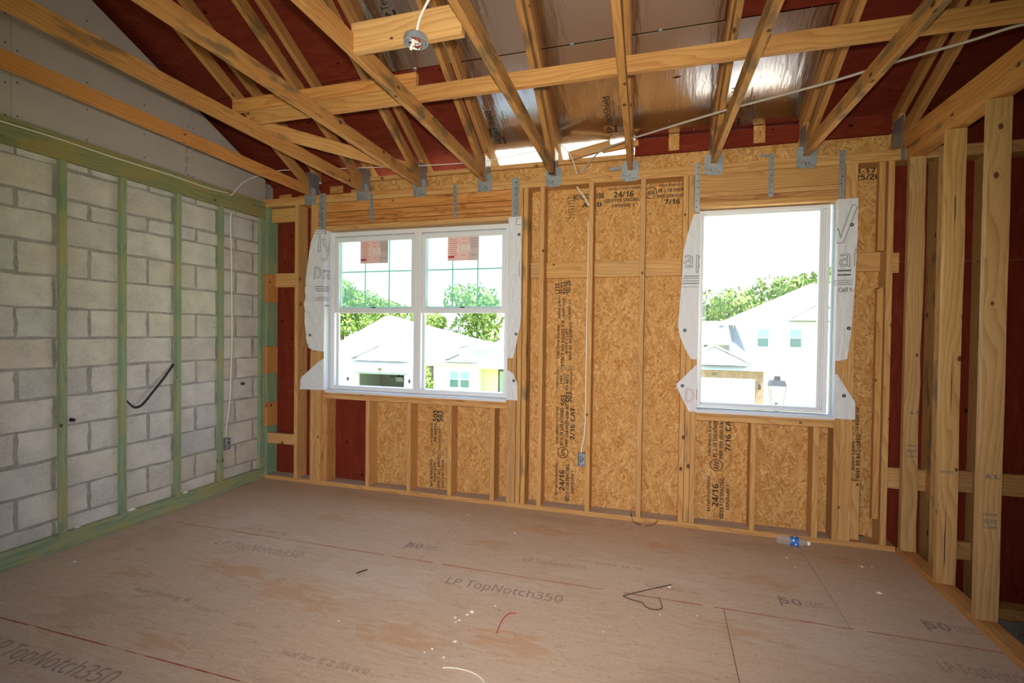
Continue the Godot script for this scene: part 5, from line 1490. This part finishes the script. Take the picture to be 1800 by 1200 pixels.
	gable(c, 4.9 - 10.0, 10.75 - 10.0, -0.78 + 5.2, 0.62 + 5.2, zf + 50 + 1.1, zf + 50 - 1.5, white, roof)
	carriage_light(c, C.call(Vector3(11.33, -2.9, zf + 0.7)))
	board(c, "wall", C.call(Vector3(11.7, -5.2, -44.0)), C.call(Vector3(24.0, -1.2, zf + 0.15)), cream, 1, Color.WHITE, 0.0)
	# street lamp in front of the right window
	var lp := thing("street_lamp", "black post lantern with a flat sloped top outside the single window", "street lamp", Vector3(6.15, -3.3, -8.0))
	var blk := plain(rgb8(44, 44, 50), 0.45)
	put(lp, "post", lathe([Vector2(0.11, 0.0), Vector2(0.11, 0.5), Vector2(0.05, 0.6), Vector2(0.045, 3.15), Vector2(0.08, 3.2), Vector2(0.0, 3.22)], 14), blk)
	put(lp, "finial", lathe([Vector2(0.05, 3.26), Vector2(0.055, 3.30), Vector2(0.03, 3.36), Vector2(0.0, 3.37)], 12), blk)
	put(lp, "cap", solid([Vector3(-0.17, 3.72, -0.17), Vector3(0.17, 3.72, -0.17), Vector3(0.17, 3.72, 0.17), Vector3(-0.17, 3.72, 0.17), Vector3(-0.13, 3.84, -0.13), Vector3(0.13, 3.84, -0.13), Vector3(0.13, 3.84, 0.13), Vector3(-0.13, 3.84, 0.13)], [[0, 1, 2, 3], [4, 5, 6, 7], [0, 1, 5, 4], [1, 2, 6, 5], [2, 3, 7, 6], [3, 0, 4, 7]]), blk)
	put(lp, "chimney", solid([Vector3(-0.06, 3.84, -0.06), Vector3(0.06, 3.84, -0.06), Vector3(0.06, 3.84, 0.06), Vector3(-0.06, 3.84, 0.06), Vector3(-0.05, 3.93, -0.05), Vector3(0.05, 3.93, -0.05), Vector3(0.05, 3.93, 0.05), Vector3(-0.05, 3.93, 0.05)], [[0, 1, 2, 3], [4, 5, 6, 7], [0, 1, 5, 4], [1, 2, 6, 5], [2, 3, 7, 6], [3, 0, 4, 7]]), blk)
	for q in [[-1, -1], [1, -1], [1, 1], [-1, 1]]:
		beam(lp, "lantern_bar", Vector3(q[0] * 0.09, 3.2, q[1] * 0.09), Vector3(q[0] * 0.15, 3.73, q[1] * 0.15), 0.012, 0.012, blk, Color.WHITE, Vector3.BACK)
	put(lp, "lantern_glass", solid([Vector3(-0.088, 3.21, -0.088), Vector3(0.088, 3.21, -0.088), Vector3(0.088, 3.21, 0.088), Vector3(-0.088, 3.21, 0.088), Vector3(-0.146, 3.72, -0.146), Vector3(0.146, 3.72, -0.146), Vector3(0.146, 3.72, 0.146), Vector3(-0.146, 3.72, 0.146)], [[0, 1, 5, 4], [1, 2, 6, 5], [2, 3, 7, 6], [3, 0, 4, 7]]), M.clear)
	# trees behind the houses
	var leaf := plain(rgb8(116, 142, 68), 0.7)
	leaf.backlight_enabled = true
	leaf.backlight = Color(0.4, 0.5, 0.2)
	var bark := plain(rgb8(96, 80, 64), 0.95)
	var variants := []
	for k in 4:
		var r := RandomNumberGenerator.new()
		r.seed = 300 + k
		var blobs := [[Vector3(0, 8.5, 0), 3.2]]
		for j in 9:
			var a := TAU * j / 9.0 + r.randf()
			blobs.append([Vector3(cos(a) * r.randf_range(1.8, 3.4), r.randf_range(5.0, 10.4), sin(a) * r.randf_range(1.8, 3.2)), r.randf_range(1.3, 2.3)])
		variants.append(crown_mesh(500 + k, blobs, 3000, 0.36))
	var trunk := lathe([Vector2(0.45, 0.0), Vector2(0.32, 1.0), Vector2(0.24, 5.0), Vector2(0.1, 9.0), Vector2(0.0, 9.2)], 9)
	# [x, z, size]
	var rows := [["row behind the left house", [[-47.5, -68, 1.26], [-38.5, -67, 1.04], [-31.5, -68, 0.85], [-23.2, -67, 1.25], [-13.5, -68, 1.05], [-4.5, -67, 0.95]]], ["row behind the right house", [[4.0, -68, 1.02], [12.6, -67, 1.14], [21.4, -68, 1.32], [33, -67, 1.3]]], ["far row seen through the gaps", [[-50, -80, 1.2], [-39, -81, 1.05], [-19, -80, 1.05], [-8.5, -81, 1.0], [8.0, -80, 1.15], [19.0, -81, 1.42]]]]
	var k := 0
	for row in rows:
		var n := 0
		for s in row[1]:
			var t := thing("leafy_tree", "%s leafy green tree from the left in the %s" % [["first", "second", "third", "fourth", "fifth", "sixth"][n], row[0]], "tree", Vector3(s[0], -4.9, s[1]), "trees in the " + row[0])
			t.rotation.y = k * 1.7
			t.scale = Vector3(0.8, 1.0, 0.8) * s[2]
			put(t, "crown", variants[k % 4], leaf)
			put(t, "trunk", trunk, bark)
			k += 1
			n += 1
	var sh := thing("garden_shrub", "tall bright green shrub beside the left house's bedroom window", "shrub", Vector3(-18.6, -5.2, -40.2))
	put(sh, "foliage", crown_mesh(700, [[Vector3(0, 0.9, 0), 1.0], [Vector3(0.1, 1.8, 0), 0.95], [Vector3(0, 2.6, 0), 0.75], [Vector3(0.05, 3.2, 0), 0.45]], 1500, 0.16), leaf)
	put(sh, "stem", lathe([Vector2(0.08, 0), Vector2(0.05, 2.0), Vector2(0, 2.2)], 7), bark)

func _ready() -> void:
	rng.seed = 20240
	build_view_and_light()
	make_materials()
	build_floor()
	build_left_wall()
	build_back_wall()
	build_right_wall()
	build_roof()
	build_windows()
	build_outdoors()
	build_trusses()
	build_ceiling_boards()
	build_flaps()
	build_cables()
	build_bottle()
	build_crumbs()
